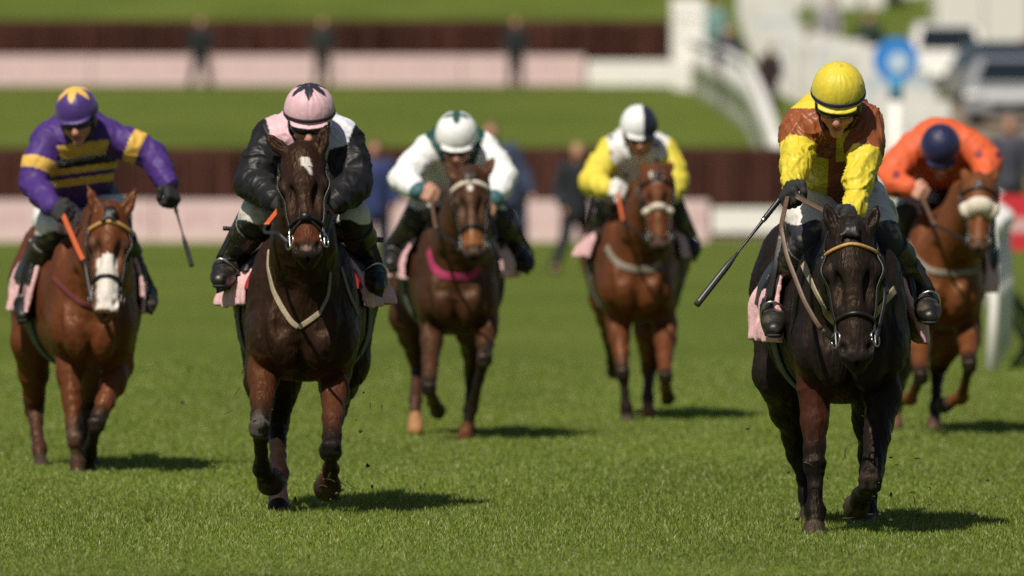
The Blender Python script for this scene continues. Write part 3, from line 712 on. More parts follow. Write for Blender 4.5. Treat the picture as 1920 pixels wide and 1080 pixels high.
    # cap: shell, peak, band
    f = Field(O-.22*hs, O+.22*hs, min(h*.7, .006))
    f.ell(hp(0, -.012, -.004), np.array((.110, .124, .104))*hs, Rm, k=0)
    f.ell(hp(0, -.012, -.03), np.array((.112, .126, .085))*hs, Rm, k=.02)
    f.cut(hp(0, 0, -.046), -hu+.10*hf*-1)
    f.ell(hp(0, .090, -.046), np.array((.086, .044, .009))*hs, np.array([hs_, N(hf-.25*hu), N(hu+.25*hf)]), k=.012)
    f.ell(hp(0, -.012, .100), np.array((.012, .012, .008))*hs, Rm, k=.006)
    V, Q = f.mesh(); nr = vnormals(V, Q); rel = (V-O)@Rm.T/hs
    ang = np.arctan2(rel[:, 0], rel[:, 1]); V = V+nr*((-.0016*np.exp(-((np.mod(ang+math.pi/6, math.pi/3)-math.pi/6)/.05)**2)+.0012*np.sin(ang*17+3*vnoise(V*14))*sstep(rel[:, 2], .01, .085)+.0007*creases(V*np.array([30, 30, 12.])))*(rel[:, 2] > -.05)*S.get('seam', 1.))[:, None]
    C = np.array(S['cap'](rel)); hel = mk('helmet', V, Q, CAP, o, colors=C); J.helmet = hel
    bnd = [hp(.1140*math.sin(a), -.012+.1285*math.cos(a), -.029+.004*math.cos(a)) for a in np.linspace(-math.pi, math.pi, 49)]
    if 'band' in S: mk('hat_band', *sweep(bnd, 0, 10, (.0085*hs, .0045), [N(p-hp(0, -.012, -.034)) for p in bnd]), mat('band_cloth_'+S['band_name'], S['band'], rough=.6, noise=.1), hel)
    # goggles, strap and harness
    f = Field(O-.22*hs, O+.22*hs, min(h*.7, .005))
    f.ell(hp(0, .058, -.074), np.array((.084, .066, .034))*hs, Rm, k=0); f.ell(hp(0, .0, -.078), np.array((.058, .085, .06))*hs, Rm, k=.0, op='sub') if 0 else None
    f.cut(hp(0, .03, 0), -hf)
    f.ell(hp(0, .13, -.118), np.array((.020, .05, .022))*hs, Rm, k=.01, op='sub')
    v, q = f.mesh(); mk('goggles', v, q, LENS, o)
    f = Field(O-.22*hs, O+.22*hs, min(h*.8, .006))
    for s in (-1, 1):
        f.ell(hp(s*.083, -.01, -.085), np.array((.016, .055, .05))*hs, Rm, k=.01)
        f.chain([(hp(s*.083, .0, -.11), .010), (hp(s*.055, .045, -.172), .007), (hp(0, .06, -.198), .007)], k=.008)
    v, q = f.mesh(); mk('harness', v, q, BLACKL, o)
    J.G = G
    return J

def draped_text(J, H, txt, p0, p1, hgt_px, m, parent, name='lettering', fld=None, off=.004, y0=-1.0):
    """words laid along a line on a surface, as real raised lettering"""
    cu = bpy.data.curves.new('txt', 'FONT'); cu.body = txt; cu.size = 1; cu.align_x = 'LEFT'
    ob = bpy.data.objects.new('txt', cu); col.objects.link(ob)
    dg = bpy.context.evaluated_depsgraph_get(); me = ob.evaluated_get(dg).to_mesh()
    v = np.array([list(a.co) for a in me.vertices]); fc = [list(p.vertices) for p in me.polygons]
    ob.evaluated_get(dg).to_mesh_clear(); bpy.data.objects.remove(ob); bpy.data.curves.remove(cu)
    wdt = v[:, 0].max(); p0, p1 = np.array(p0, float), np.array(p1, float); e = (p1-p0)/np.linalg.norm(p1-p0); up = np.array([e[1], -e[0]])
    px = p0+(v[:, :1]/wdt)*(p1-p0)+v[:, 1:2]*hgt_px*1.4*up
    out = []
    for a, b in px:
        s = H.P(a, b, y0); d = N(s-np.array([0, 0, HC])); p = fld.march(s, d, off, 2.2, .004); out.append(p if p is not None else H.P(a, b, .2))
    return mk(name, np.array(out), fc, m, parent, smooth_shade=False)

def whip(pts, label, r0=.010, base=None):
    P0 = [np.asarray(p, float) for p in pts]; a, b = P0[0], P0[-1]; L = np.linalg.norm(b-a); d = (b-a)/L
    n = 9
    o = mk('whip', *sweep([a+d*L*t for t in np.linspace(.30, .62, n)], [r0*.75*(1-.5*t) for t in np.linspace(0, 1, n)], 10), BLACKL, base=a)
    props(o, label, 'whip')
    tt = np.linspace(0, .31, 22); mk('handle', *sweep([a+d*L*t for t in tt], [r0*(1.05+.10*(i % 2)) for i in range(22)], 10), BLACKL, o)
    g = [mat('whip_cap', (.4, .36, .3), rough=.5, noise=.1)]
    mk('collar', *sweep([a+d*L*t for t in (.305, .31, .325, .33)], [r0*.8, r0*1.0, r0*1.0, r0*.8], 10), STEEL, o)
    tt = np.linspace(.58, 1.0, 14); mk('flap', *sweep([a+d*L*t for t in tt], [r0*(.6+.75*sstep(t, .58, .70)) for t in tt], 12), mat('whip_flap', (.035, .033, .030), rough=.35, noise=.25, nscale=60), o)
    return o

def tack(H, J, S):
    """saddle, cloth, girth, bridle and reins"""
    o = H.o; D = H.D; f = H.f; G = J.G; HP = H.HP
    cb = H.P(0, S['chest'][2])[2]; wz = H.P(0, S['withers'][1])[2]; T = S.get('tack', {})
    def pk(v):
        c = np.tile((.66, .40, .40), (len(v), 1)); 
        c[v[:, 1] < D+T.get('cl0', .42)+.03] = T.get('edge', (.60, .36, .37)); return c
    cl0 = T.get('cl0', .42); zl = cb+T.get('drop', .28)
    shell(H, 'saddle_cloth', cl0, cl0+.62, zl, wz+.02, .006, T.get('cloth_out', .03), PADPINK, pk, o, wav=T.get('wav', .05), slant=.18)
    for sd_ in ((-1, 1) if 'pad' in T else ()): shell(H, 'saddle_pad', cl0-.018, cl0+.1, zl+.08, wz-.06, .004, .028, PADPINK, np.array(T['pad']), o, wav=.0, slant=.18, side=sd_)
    sa = shell(H, 'saddle', cl0+.04, cl0+.48, zl+.16, wz+.05, .03, .058, BLACKL, np.array((.01, .01, .01)), o, slant=.2)
    shell(H, 'girth', cl0+.17, cl0+.28, cb-.06, zl+.25, .004, .017, mat('girth_web', attr='Col', rough=.8, noise=.2), np.array(T.get('girth', (.10, .11, .08))), o)
    for c in 'LR':                                            # stirrup irons and leathers
        a_, t_ = G['an'+c], G['to'+c]; fd = N(t_-a_); mid = a_+.62*(t_-a_)+np.array([0, 0, -.005]); sx = 1 if c == 'R' else -1
        up = N(np.array([0, 0, 1.])-fd*fd[2]); side = N(np.cross(fd, up)); side = side if side[0] > 0 else -side
        ang = math.radians(T.get('tilt', 20))*sx; u2 = N(up*math.cos(ang)+side*math.sin(ang)*1); s2 = N(np.cross(fd, u2)); s2 = s2 if s2[0] > 0 else -s2
        arc = [mid-u2*.062+s2*.066*math.cos(t)*1.0+u2*(.135*math.sin(t)) for t in np.linspace(0, math.pi, 21)]
        st = mk('stirrup', *sweep(arc, [.0065]*21, 8), STEEL if S['h'] < .01 else mat('dull_steel', (.16, .15, .14), rough=.5, metal=1., noise=.1), sa)
        # tread
        tv = [mid-u2*.066-s2*.068, mid-u2*.066+s2*.068]; mk('tread', *sweep(resample(tv, .03), 0, 8, (.024, .006), [u2]*len(resample(tv, .03))), BLACKL, st)
        top = mid+u2*.073; s3 = np.array([G['pelvis'][0]+sx*.24, G['kn'+c][1]+.18, top[2]+.30])
        lt = resample([top, .5*(top+s3)+np.array([0, -.02, 0]), s3], .03)
        mk('stirrup_leather', *sweep(lt, 0, 8, (.013, .003), [np.array([.3*sx, -1., .2])]*len(lt)), BLACKL, sa)
    # bridle
    br = None
    hp = lambda pts, off=.005: np.array([on_head(H, t, a, off) for t, a in pts])
    bmat = T.get('brow', BLACKL)
    pts = hp([(.155+.03*abs(a)/75., a) for a in np.linspace(-78, 78, 17)], .006)
    cr_ = [on_head(H, .17, -80, .006)]+[HP(t, s_, d_) for t, s_, d_ in ((.09, -.17, -.13), (.0, -.15, -.19), (-.03, -.08, -.22), (-.04, 0, -.23), (-.03, .08, -.22), (.0, .15, -.19), (.09, .17, -.13))]+[on_head(H, .17, 80, .006)]
    cr_ = resample(cr_, .015); cr_ = cr_-f.grad(cr_)*np.clip(f.sample(cr_)-.006, -.12, .12)[:, None]
    br = strap(H, 'bridle', cr_, .011, .0035, BLACKL, o)
    if bmat is not None:
        p2 = resample(pts, .012); mk('browband', *sweep(p2, T.get('brow_r', .010), 8), bmat, br)
    for s in (-1, 1):
        strap(H, 'cheekpiece', hp([(t, s*(78-6*math.sin((t-.17)/.6*3.14))) for t in np.linspace(.17, .78, 16)], .006), .009, .003, BLACKL, br)
        bitp = on_head(H, .81, s*80, .010); sdv = H.head[3]
        bm_ = STEEL if S['h'] < .01 else mat('dull_steel', (.16, .15, .14), rough=.5, metal=1., noise=.1)
        mk('bit_ring', *torus(bitp, N(sdv*s+H.head[2]*.55), .034, .0042), bm_, br)
        mk('bit_cheek', *sweep(resample([bitp-H.head[1]*.06, bitp+H.head[1]*.03], .01), .0045, 8), bm_, br)
        mk('throat_lash', *sweep(resample(hp([(.18, s*85), (.28, s*92), (.36, s*100), (.42, s*115)], .008), .012), 0, 8, (.007, .003)), BLACKL, br)
    nbm = T.get('nose', BLACKL)
    if nbm is not None:
        q = hp([(T.get('nose_t', .665)+.035*(abs(a)/95)**2, a) for a in np.linspace(-98, 98, 25)], .006)
        if nbm is SHEEPSKIN: mk('noseband', *sweep(resample(q[3:-3], .012), T.get('nose_r', .035), 12), SHEEPSKIN, br)
        else: mk('noseband', *sweep(resample(q, .01), .0095, 8), nbm, br)
    if T.get('flash'):
        q = hp([(.67+.14*min(1, (abs(a)/90)), a) for a in np.linspace(-95, 95, 25)], .006); mk('flash_strap', *sweep(resample(q, .01), .007, 8), BLACKL, br)
        mk('nose_pad', *sweep(hp([(.66, -12), (.665, 0), (.66, 12)], .012), .022, 10), SHEEPSKIN if T['flash'] == 2 else BLACKL, br)
    # reins
    for c, s in (('L', -1), ('R', 1)):
        b = on_head(H, .83, s*82, .014); hnd = G['wr'+c]+.085*N(G['ha'+c]-G['wr'+c])
        if T.get('rein'+c) == 'none': continue
        via = T.get('rein'+c); mid = [H.P(*v) for v in via] if via is not None else [.5*(b+hnd)+np.array([s*.05, 0, -.05])]
        line = [b]+mid+[hnd]; Ls = resample(line, .02); k_ = int(len(Ls)*T.get('rein_split', .5))
        nn = [np.array([s*.35, -1., .25])]*len(Ls)
        mk('rein', *sweep(Ls[:k_+1], 0, 8, (.008, .0025), nn[:k_+1]), BLACKL, br)
        mk('rein_grip', *sweep(Ls[k_:], 0, 8, (T.get('rein_w', .010) if not (c == 'R' and 'rein_mR' in T) else .007, .004), nn[k_:]), T.get('rein_m', BLACKL) if not (c == 'R' and 'rein_mR' in T) else T['rein_mR'], br)
        if c == 'L' and 'loop' in T:
            lp = resample([H.P(*v) for v in T['loop']], .02); mk('rein_grip', *sweep(lp, 0, 8, (.013, .003), [np.array([.75, -.8, .25])]*len(lp)), T.get('rein_m', BLACKL), br)
    for i, (px, hw_, m_) in enumerate(T.get('straps', [])):
        p = drape(H, px); 
        if len(p) > 3: mk('breast_girth' if i == 0 else 'breast_strap', *sweep(p, 0, 12, (hw_, .0035), f.grad(p)), m_, o)
    for px, r_, m_ in T.get('cords', []):
        p = drape(H, px, T.get('cord_y', -.2), .008)
        if len(p) > 3: mk('breast_strap', *sweep(p, r_, 8), m_, o)

# ------------------------------------------------------------------ the six runners
def star_cap(a, b, n=6, r0=.34, r1=1.05):
    def fn(rel):
        th = np.arctan2(np.hypot(rel[:, 0], rel[:, 1]+.012), np.maximum(rel[:, 2], -.2)); ang = np.arctan2(rel[:, 0], rel[:, 1]+.012); p = 2*math.pi/n
        tri = 1-np.abs(np.mod(ang+p/2, p)-p/2)/(p/2)
        return np.where((th < r0+(r1-r0)*tri)[:, None], b, a)
    return fn
def plain_cap(a): return lambda rel: np.tile(a, (len(rel), 1))
PURPLE, GOLD, BLK = (.062, .028, .165), (.66, .41, .085), (.013, .0125, .0135)
PINK, LILAC, WHITE, GREEN = (.66, .42, .46), (.58, .58, .64), (.80, .80, .79), (.008, .06, .05)
YEL, BRN, NAVY, ORG = (.63, .51, .042), (.25, .074, .027), (.018, .018, .055), (.64, .115, .042)
def silk1(d):
    C = np.tile(PURPLE, (len(d['px']), 1)); arm = d['part'] < 2
    C[arm & (d['ta'] > .24) & (d['ta'] < .375)] = GOLD
    y = d['py']+.13*(d['px']-150); t = ~arm
    for a, b in ((268, 295), (312, 324), (333, 347)): C[t & (y > a) & (y < b)] = GOLD
    C[t & (y >= 295) & (y <= 312)] = (.02, .018, .03)
    return C
def silk2(d):
    C = np.tile(BLK, (len(d['px']), 1)); px, py = d['px'], d['py']
    t = ((d['part'] == 2) | (d['ta'] < .16)) & (px > 500+.28*(py-228)) & (px < 663-.40*(py-240))
    C[t & (px < 583)] = PINK; C[t & (px >= 583)] = LILAC
    C[(d['part'] == 2) & (d['x'] < -.02) & (d['py'] > 320)] = (.2, .15, .16)
    return C
def silk3(d):
    C = np.tile(WHITE, (len(d['px']), 1)); px, py = d['px'], d['py']; t = (d['part'] == 2) | (d['ta'] < .24); C[t & (px > 789+.62*(py-240)) & (px < 914-.35*(py-240))] = GREEN; C[(d['part'] < 2) & (d['ta'] > .97)] = (.05, .12, .13); return C
def silk4(d):
    C = np.tile((.66, .55, .065), (len(d['px']), 1)); px, py = d['px'], d['py']; t = ((d['part'] == 2) | (d['ta'] < .2)) & (px > 1136+.2*(py-247)) & (px < 1255-.2*(py-255)); C[t] = (.70, .69, .68)
    V = d['V']; g = np.stack([V[:, 0]*11, V[:, 2]*11+np.floor(V[:, 0]*11)*.5], 1); fr = g-np.floor(g)-.5
    C[t & (np.hypot(fr[:, 0], fr[:, 1]) < .16)] = (.06, .06, .08); return C
def silk5(d):
    C = np.tile(BRN, (len(d['px']), 1)); arm = d['part'] < 2; x, py = d['x'], d['py']
    C[arm & (d['ta'] > .44)] = YEL
    t = ~arm
    C[t & (x < -.02) & (py > 296-.12*(d['px']-1540)*-1)] = YEL
    C[(x < 0) & (py < 203) & (d['ta'] < .2)] = YEL
    C[t & (x < 0) & (py < 203)] = YEL
    C[t & (x > .012) & (x < .12) & (py < 303)] = YEL
    return C
def silk6(d):
    C = np.tile(ORG, (len(d['px']), 1)); V = d['V']; g = V*np.array([8.5, 8.5, 8.5]); fr = g-np.floor(g)-.5
    C[(d['part'] < 2) & (d['ta'] > .3) & (np.hypot(fr[:, 0], fr[:, 2]) < .2)] = (.20, .04, .05); return C
def cap4(rel):
    return np.where((rel[:, 0] < .016)[:, None], (.78, .78, .78), (.010, .012, .03))

R = {}
R[5] = dict(gy=1000, h=.0085, coat=(.013, .0095, .008), points=(.007, .006, .0055), chest=(1594, 100, 757), withers=(1582, 452), barrel=.31, rump=(1565, 452, .285),
  poll=(1594, 424, -.48), muz=(1607, 676, -.70), ears=[((1563, 428, -.46), (1550, 387, -.44)), ((1630, 430, -.46), (1643, 390, -.44))],
  legs=[dict(k='f', p=[(1527, 668, .1), (1528, 872, -.02), (1528, 960, -.08), (1526, 1003, -.12)], r=1.04, fore=(.056, .018, .010), black=.7),
        dict(k='f', p=[(1664, 690, .1), (1631, 903, -.28), (1616, 930, .02), (1606, 950, .14)], r=1.04, mud=(.06, .045, .03)),
        dict(k='h', p=[(1640, 715, 1.05), (1634, 885, 1.35), (1626, 960, 1.2), (1624, 992, 1.1)]),
        dict(k='h', p=[(1468, 700, 1.15), (1498, 850, 1.45), (1516, 930, 1.35), (1520, 975, 1.3)])],
  muzzle=(.016, .013, .012), hw=1.1, face=(.017, .011, .008), forelock=.10,
  label='near-black horse out in front at the right, tan breast girth and gold-edged browband',
  tack=dict(brow=GOLDBAND, brow_r=.008, rein_m=BROWNL, reinL=[(1535, 612, -.62), (1508, 565, -.58), (1476, 482, -.48), (1464, 425, -.40)], reinR=[(1660, 560, -.55), (1655, 480, -.4)], rein_mR=BLACKL, rein_split=.1,
    loop=[(1492, 368, -.28), (1535, 390, -.30), (1580, 414, -.30)], straps=[([(1506, 494), (1528, 545), (1552, 590), (1580, 622), (1612, 620), (1642, 585), (1678, 543)], .017, ELASTIC)],
    cords=[([(1484, 640), (1560, 600), (1600, 690)], .0, BLACKL)][:0], cl0=.36, drop=.25, wav=.06, edge=(.45, .24, .24)))
R[2] = dict(gy=962, h=.0085, coat=(.024, .0115, .0072), points=(.011, .009, .008), chest=(567, 97, 716), withers=(562, 468), barrel=.315, rump=(563, 448, .30),
  poll=(565, 280, -.45), muz=(577, 480, -.72), ears=[((535, 286, -.43), (500, 254, -.40)), ((600, 284, -.43), (610, 238, -.40))],
  legs=[dict(k='f', p=[(497, 672, .1), (487, 803, -.22), (492, 880, .02), (507, 902, .14)], r=.96, fore=(.075, .026, .011), mud=(.16, .14, .12), hoof=(.040, .026, .018), hr=1.25),
        dict(k='f', p=[(628, 700, .1), (622, 840, -.28), (620, 880, -.04), (614, 914, .10)], r=.86, fore=(.070, .024, .011), hoof=(.045, .028, .019), hr=1.35),
        dict(k='h', p=[(512, 715, .9), (519, 800, 1.0), (523, 890, .5), (522, 963, .25)], lower=(.013, .010, .009), hoof=(.03, .02, .015)),
        dict(k='h', p=[(640, 680, 1.2), (628, 770, 1.6), (622, 820, 1.8), (620, 845, 1.9)])],
  white=[(.11, .19, .02, .04, .036, .040), (.19, .28, .045, .065, .022, .006)], hw=1.08, tan=(.085, .026, .012), snip=1, forelock=.05, face=(.026, .013, .008),
  label='dark bay horse with a white star and orange reins, second from the left',
  tack=dict(flash=1, brow=None, rein_m=ORANGE, reinL=[(520, 436, -.60), (497, 436, -.40), (494, 428, -.33)], reinR=[(616, 430, -.5), (622, 400, -.3)], rein_split=.62, rein_w=.013,
    straps=[([(503, 470), (501, 500), (512, 545), (530, 580), (548, 606), (560, 614)], .012, ELASTIC), ([(560, 614), (582, 600), (600, 586)], .012, ELASTIC), ([(600, 586), (616, 555), (620, 510)], .008, GREYWEB), ([(640, 500), (655, 550), (672, 590)], .008, GREYWEB)],
    pad=(.34, .012, .012), cl0=.36, drop=.33, wav=.05))
R[1] = dict(gy=885, lf=.84, h=.0105, coat=(.105, .031, .0105), chest=(171, 77, 697), withers=(165, 440), barrel=.30, rump=(112, 446, .255),
  poll=(207, 390, -.4), muz=(197, 586, -.66), ears=[((184, 402, -.38), (166, 352, -.36)), ((232, 404, -.38), (254, 356, -.36))],
  legs=[dict(k='f', p=[(128, 655, .1), (141, 823, -.1), (145, 868, -.1), (147, 896, -.12)], black=.6, lower=(.055, .026, .017), mud=(.12, .08, .06)),
        dict(k='f', p=[(222, 688, .15), (181, 795, -.1), (168, 850, .05), (162, 880, .1)], black=.45),
        dict(k='h', p=[(62, 640, 1.2), (65, 768, 1.4), (73, 845, 1.2), (77, 880, 1.1)], black=.65, lower=(.05, .02, .012)),
        dict(k='h', p=[(180, 690, 1.1), (166, 760, 1.3), (166, 830, 1.2), (168, 868, 1.1)], black=.1)],
  white=[(.46, .97, -.01, .02, .085, .10)], muzzle=(.10, .055, .045), muzzle_w=.5, hw=.98,
  label='bright bay horse with a broad white blaze, leftmost of the runners',
  tack=dict(brow=GOLDBAND, brow_r=.012, rein_m=ORANGE, rein_w=.013, reinL=[(158, 492, -.45), (147, 470, -.35)], reinR='none', rein_split=.35,
    straps=[([(98, 520), (130, 552), (150, 568), (178, 575)], .012, mat('maroon_web', (.11, .02, .02), rough=.8, noise=.15))], cl0=.4, drop=.29, wav=.04))
R[3] = dict(gy=825, lf=.80, h=.011, coat=(.052, .0205, .0095), chest=(856, 70, 628), withers=(850, 420), barrel=.30, rump=(834, 424, .285),
  poll=(880, 322, -.45), muz=(889, 480, -.72), ears=[((848, 328, -.42), (836, 302, -.35)), ((910, 326, -.42), (924, 298, -.38))],
  legs=[dict(k='f', p=[(812, 606, .1), (804, 728, -.35), (812, 752, .02), (821, 770, .14)], black=.75),
        dict(k='f', p=[(911, 600, .1), (909, 673, -.3), (884, 765, -.15), (872, 820, -.15)], black=.35, hoof=(.10, .035, .015), mud=(.07, .05, .04)),
        dict(k='h', p=[(766, 592, 1.1), (782, 680, 1.35), (779, 750, 1.1), (779, 806, .95)], hoof=(.34, .17, .075), lower=(.045, .02, .013)),
        dict(k='h', p=[(892, 620, 1.1), (886, 700, 1.4), (880, 770, 1.3), (877, 805, 1.2)])],
  white=[(.16, .26, 0, 0, .03, .025)], tan=(.20, .07, .022), face=(.050, .022, .011), hair=(.03, .018, .012),
  label='brown bay horse with a magenta breast girth and braided browband, middle of the field',
  tack=dict(brow=SHEEPSKIN, brow_r=.016, rein_m=BROWNL, straps=[([(803, 470), (810, 500), (828, 516), (860, 520), (888, 517), (899, 500)], .022, MAGENTA)], cl0=.36, drop=.31, wav=.05))
R[4] = dict(gy=788, lf=.80, h=.011, coat=(.108, .033, .0115), chest=(1194, 66, 605), withers=(1196, 400), barrel=.30, rump=(1196, 408, .285),
  poll=(1230, 318, -.45), muz=(1237, 464, -.70), ears=[((1212, 322, -.4), (1203, 304, -.30)), ((1250, 322, -.4), (1259, 304, -.30))],
  legs=[dict(k='f', p=[(1160, 608, .1), (1168, 700, -.1), (1175, 765, -.1), (1176, 788, -.1)], black=.7),
        dict(k='f', p=[(1247, 612, .1), (1247, 708, -.32), (1248, 728, .0), (1252, 746, .12)], black=.9),
        dict(k='h', p=[(1140, 560, 1.1), (1145, 640, 1.4), (1148, 680, 1.6), (1150, 697, 1.7)]),
        dict(k='h', p=[(1224, 620, 1.1), (1217, 693, 1.3), (1215, 747, 1.1), (1215, 776, 1.0)], hoof=(.25, .10, .05), lower=(.04, .02, .015))],
  white=[(.05, .19, 0, 0, .075, .06)], muzzle=(.03, .02, .016), hair=(.05, .02, .012),
  label='chestnut bay horse with a pale breast girth and white noseband, fourth from the left',
  tack=dict(nose=SHEEPSKIN, nose_r=.022, nose_t=.5, rein_m=ORANGE, straps=[([(1137, 462), (1146, 482), (1164, 498), (1195, 507), (1228, 503), (1238, 490)], .020, GREYWEB)], cl0=.36, drop=.38, wav=.04))
R[6] = dict(gy=815, lf=.82, h=.011, coat=(.130, .042, .0135), chest=(1771, 64, 617), withers=(1790, 402), barrel=.28, rump=(1768, 404, .265),
  poll=(1837, 338, -.45), muz=(1836, 466, -.70), ears=[((1816, 340, -.42), (1806, 318, -.36)), ((1858, 340, -.42), (1868, 318, -.36))],
  legs=[dict(k='f', p=[(1722, 627, .1), (1727, 706, -.3), (1708, 747, .0), (1684, 750, .12)], black=.7),
        dict(k='f', p=[(1815, 617, .1), (1818, 685, -.3), (1803, 745, .0), (1768, 760, .12)], black=.55),
        dict(k='h', p=[(1776, 634, 1.0), (1758, 692, 1.2), (1754, 765, 1.0), (1750, 805, .9)], black=.1, hoof=(.07, .04, .03)),
        dict(k='h', p=[(1712, 640, 1.0), (1690, 700, 1.3), (1680, 760, 1.2), (1678, 800, 1.1)], hoof=(.12, .06, .04))],
  muzzle=(.05, .03, .022), hair=(.06, .025, .014),
  label='chestnut horse in a thick white sheepskin noseband, rightmost and behind the leader',
  tack=dict(nose=SHEEPSKIN, nose_r=.055, nose_t=.42, rein_m=BROWNL, straps=[([(1702, 455), (1716, 485), (1740, 506), (1780, 514), (1832, 508)], .018, GREYWEB)], cl0=.36, drop=.2, wav=.04))

K = {}
K[5] = dict(h=.0065, label='jockey in brown and yellow silks and yellow cap riding the near-black leader',
  p=dict(pelvis=(1566, 356, .72), chest=(1568, 280, .40), shL=(1500, 234, .22), shR=(1624, 234, .22), helmet=(1572, 164, .02), elL=(1496, 284, .08), elR=(1618, 300, .08),
    wrL=(1486, 345, -.14), wrR=(1601, 392, -.16), haL=(1473, 374, -.26), haR=(1590, 424, -.26), knL=(1523, 442, .26), knR=(1652, 440, .26), anL=(1452, 545, .60), anR=(1726, 536, .60), toL=(1452, 618, .32), toR=(1744, 594, .32)),
  arm=(.075, .064, .046), torso=(.150, .142), head=(30, -4, -3), hs=1.0, silk=silk5, cap=plain_cap(YEL), band=NAVY, band_name='navy', knee=(.020, .019, .036), knee_py=418, glove_band=(.6, .6, .6), seed=11, wr=.011, hem=.0, mat=CRINKLE)
K[2] = dict(knee=(0.014, 0.013, 0.013), knee_py=417, h=.0065, label='jockey in pink and black silks and pink starred cap, crouched behind the horse\'s head',
  p=dict(pelvis=(572, 385, .75), chest=(574, 305, .42), shL=(507, 258, .28), shR=(648, 260, .28), helmet=(580, 200, .06), elL=(474, 342, .18), elR=(664, 345, .18),
    wrL=(512, 374, -.02), wrR=(630, 378, -.02), haL=(536, 382, -.10), haR=(606, 386, -.10), knL=(482, 404, .26), knR=(660, 406, .26), anL=(437, 486, .60), anR=(692, 490, .60), toL=(412, 526, .36), toR=(707, 536, .36)),
  arm=(.080, .080, .055), torso=(.155, .142), head=(22, 0, 0), hs=1.0, silk=silk2, cap=star_cap(PINK, (.02, .018, .03), 6, .36, 1.0), band=(.03, .015, .02), band_name='dark', seed=21, wr=.0095, mat=SATIN)
K[1] = dict(knee=(0.03, 0.03, 0.032), knee_py=438, h=.0085, label='jockey in purple and gold striped silks holding a whip out to the side',
  p=dict(pelvis=(150, 372, .75), chest=(146, 300, .45), shL=(86, 264, .30), shR=(202, 254, .32), helmet=(142, 200, .10), elL=(62, 345, .22), elR=(286, 290, .30),
    wrL=(98, 388, .0), wrR=(315, 346, .15), haL=(122, 402, -.08), haR=(326, 378, .08), knL=(97, 428, .35), knR=(218, 425, .35), anL=(54, 548, .70), anR=(262, 530, .70), toL=(44, 592, .48), toR=(280, 572, .48)),
  arm=(.078, .068, .052), torso=(.150, .138), head=(20, -8, 6), hs=.95, silk=silk1, cap=star_cap(PURPLE, GOLD, 6, .42, 1.15), hipband=(.11, .12, .13), breech=(.80, .78, .74), seed=31, wr=.007)
K[3] = dict(knee=(0.02, 0.018, 0.02), knee_py=390, h=.010, label='jockey in white sleeves and dark green body with a white cap, middle of the field',
  p=dict(pelvis=(858, 372, .8), chest=(857, 312, .45), shL=(802, 280, .30), shR=(908, 278, .30), helmet=(856, 247, .06), elL=(753, 336, .18), elR=(946, 332, .20),
    wrL=(786, 360, -.04), wrR=(926, 374, -.04), haL=(814, 366, -.12), haR=(914, 396, -.10), knL=(788, 398, .30), knR=(926, 402, .30), anL=(748, 466, .65), anR=(968, 466, .65), toL=(732, 494, .48), toR=(990, 496, .48)),
  arm=(.078, .070, .052), torso=(.150, .140), head=(28, 0, 0), hs=1.03, silk=silk3, cap=star_cap(WHITE, GREEN, 4, .26, .80), gloves='', breech=(.70, .68, .66), seed=41, wr=.007)
K[4] = dict(knee=(0.02, 0.018, 0.02), knee_py=378, h=.010, label='jockey in yellow sleeves and spotted white body with a white and navy halved cap',
  p=dict(pelvis=(1190, 366, .8), chest=(1192, 310, .45), shL=(1146, 282, .30), shR=(1246, 284, .30), helmet=(1199, 230, .06), elL=(1110, 342, .18), elR=(1267, 342, .20),
    wrL=(1136, 354, -.04), wrR=(1252, 372, -.04), haL=(1166, 356, -.12), haR=(1240, 390, -.10), knL=(1146, 385, .30), knR=(1258, 390, .30), anL=(1118, 452, .65), anR=(1284, 448, .65), toL=(1108, 478, .48), toR=(1302, 470, .48)),
  arm=(.082, .076, .056), torso=(.160, .142), head=(24, 4, 0), hs=.98, silk=silk4, cap=cap4, gloves='L', glove=(.62, .61, .58), breech=(.6, .58, .55), seed=51, wr=.007)
K[6] = dict(knee=(0.025, 0.022, 0.022), knee_py=384, h=.010, label='jockey in orange silks and navy cap crouched low, rightmost of the riders',
  p=dict(pelvis=(1772, 330, .85), chest=(1768, 298, .45), shL=(1712, 276, .28), shR=(1812, 270, .28), helmet=(1764, 271, .04), elL=(1662, 340, .16), elR=(1852, 304, .24),
    wrL=(1704, 352, -.04), wrR=(1846, 332, .05), haL=(1734, 364, -.12), haR=(1838, 352, -.05), knL=(1702, 400, .30), knR=(1826, 400, .30), anL=(1692, 468, .65), anR=(1845, 462, .65), toL=(1684, 498, .48), toR=(1858, 494, .48)),
  arm=(.088, .080, .056), torso=(.165, .145), head=(46, 0, 0), hs=1.0, silk=silk6, cap=plain_cap((.014, .016, .06)), gloves='', breech=(.45, .5, .5), seed=61, wr=.006)

import os, time
ONLY = os.environ.get('RIDERS', '')
HS, JS = {}, {}
for i in (5, 2, 1, 3, 4, 6):
    if ONLY and str(i) not in ONLY: continue
    t0 = time.time()
    HS[i] = build_horse(R[i]); t1 = time.time(); JS[i] = build_jockey(HS[i], K[i]); tack(HS[i], JS[i], R[i]); print('runner', i, round(t1-t0, 1), round(time.time()-t1, 1))

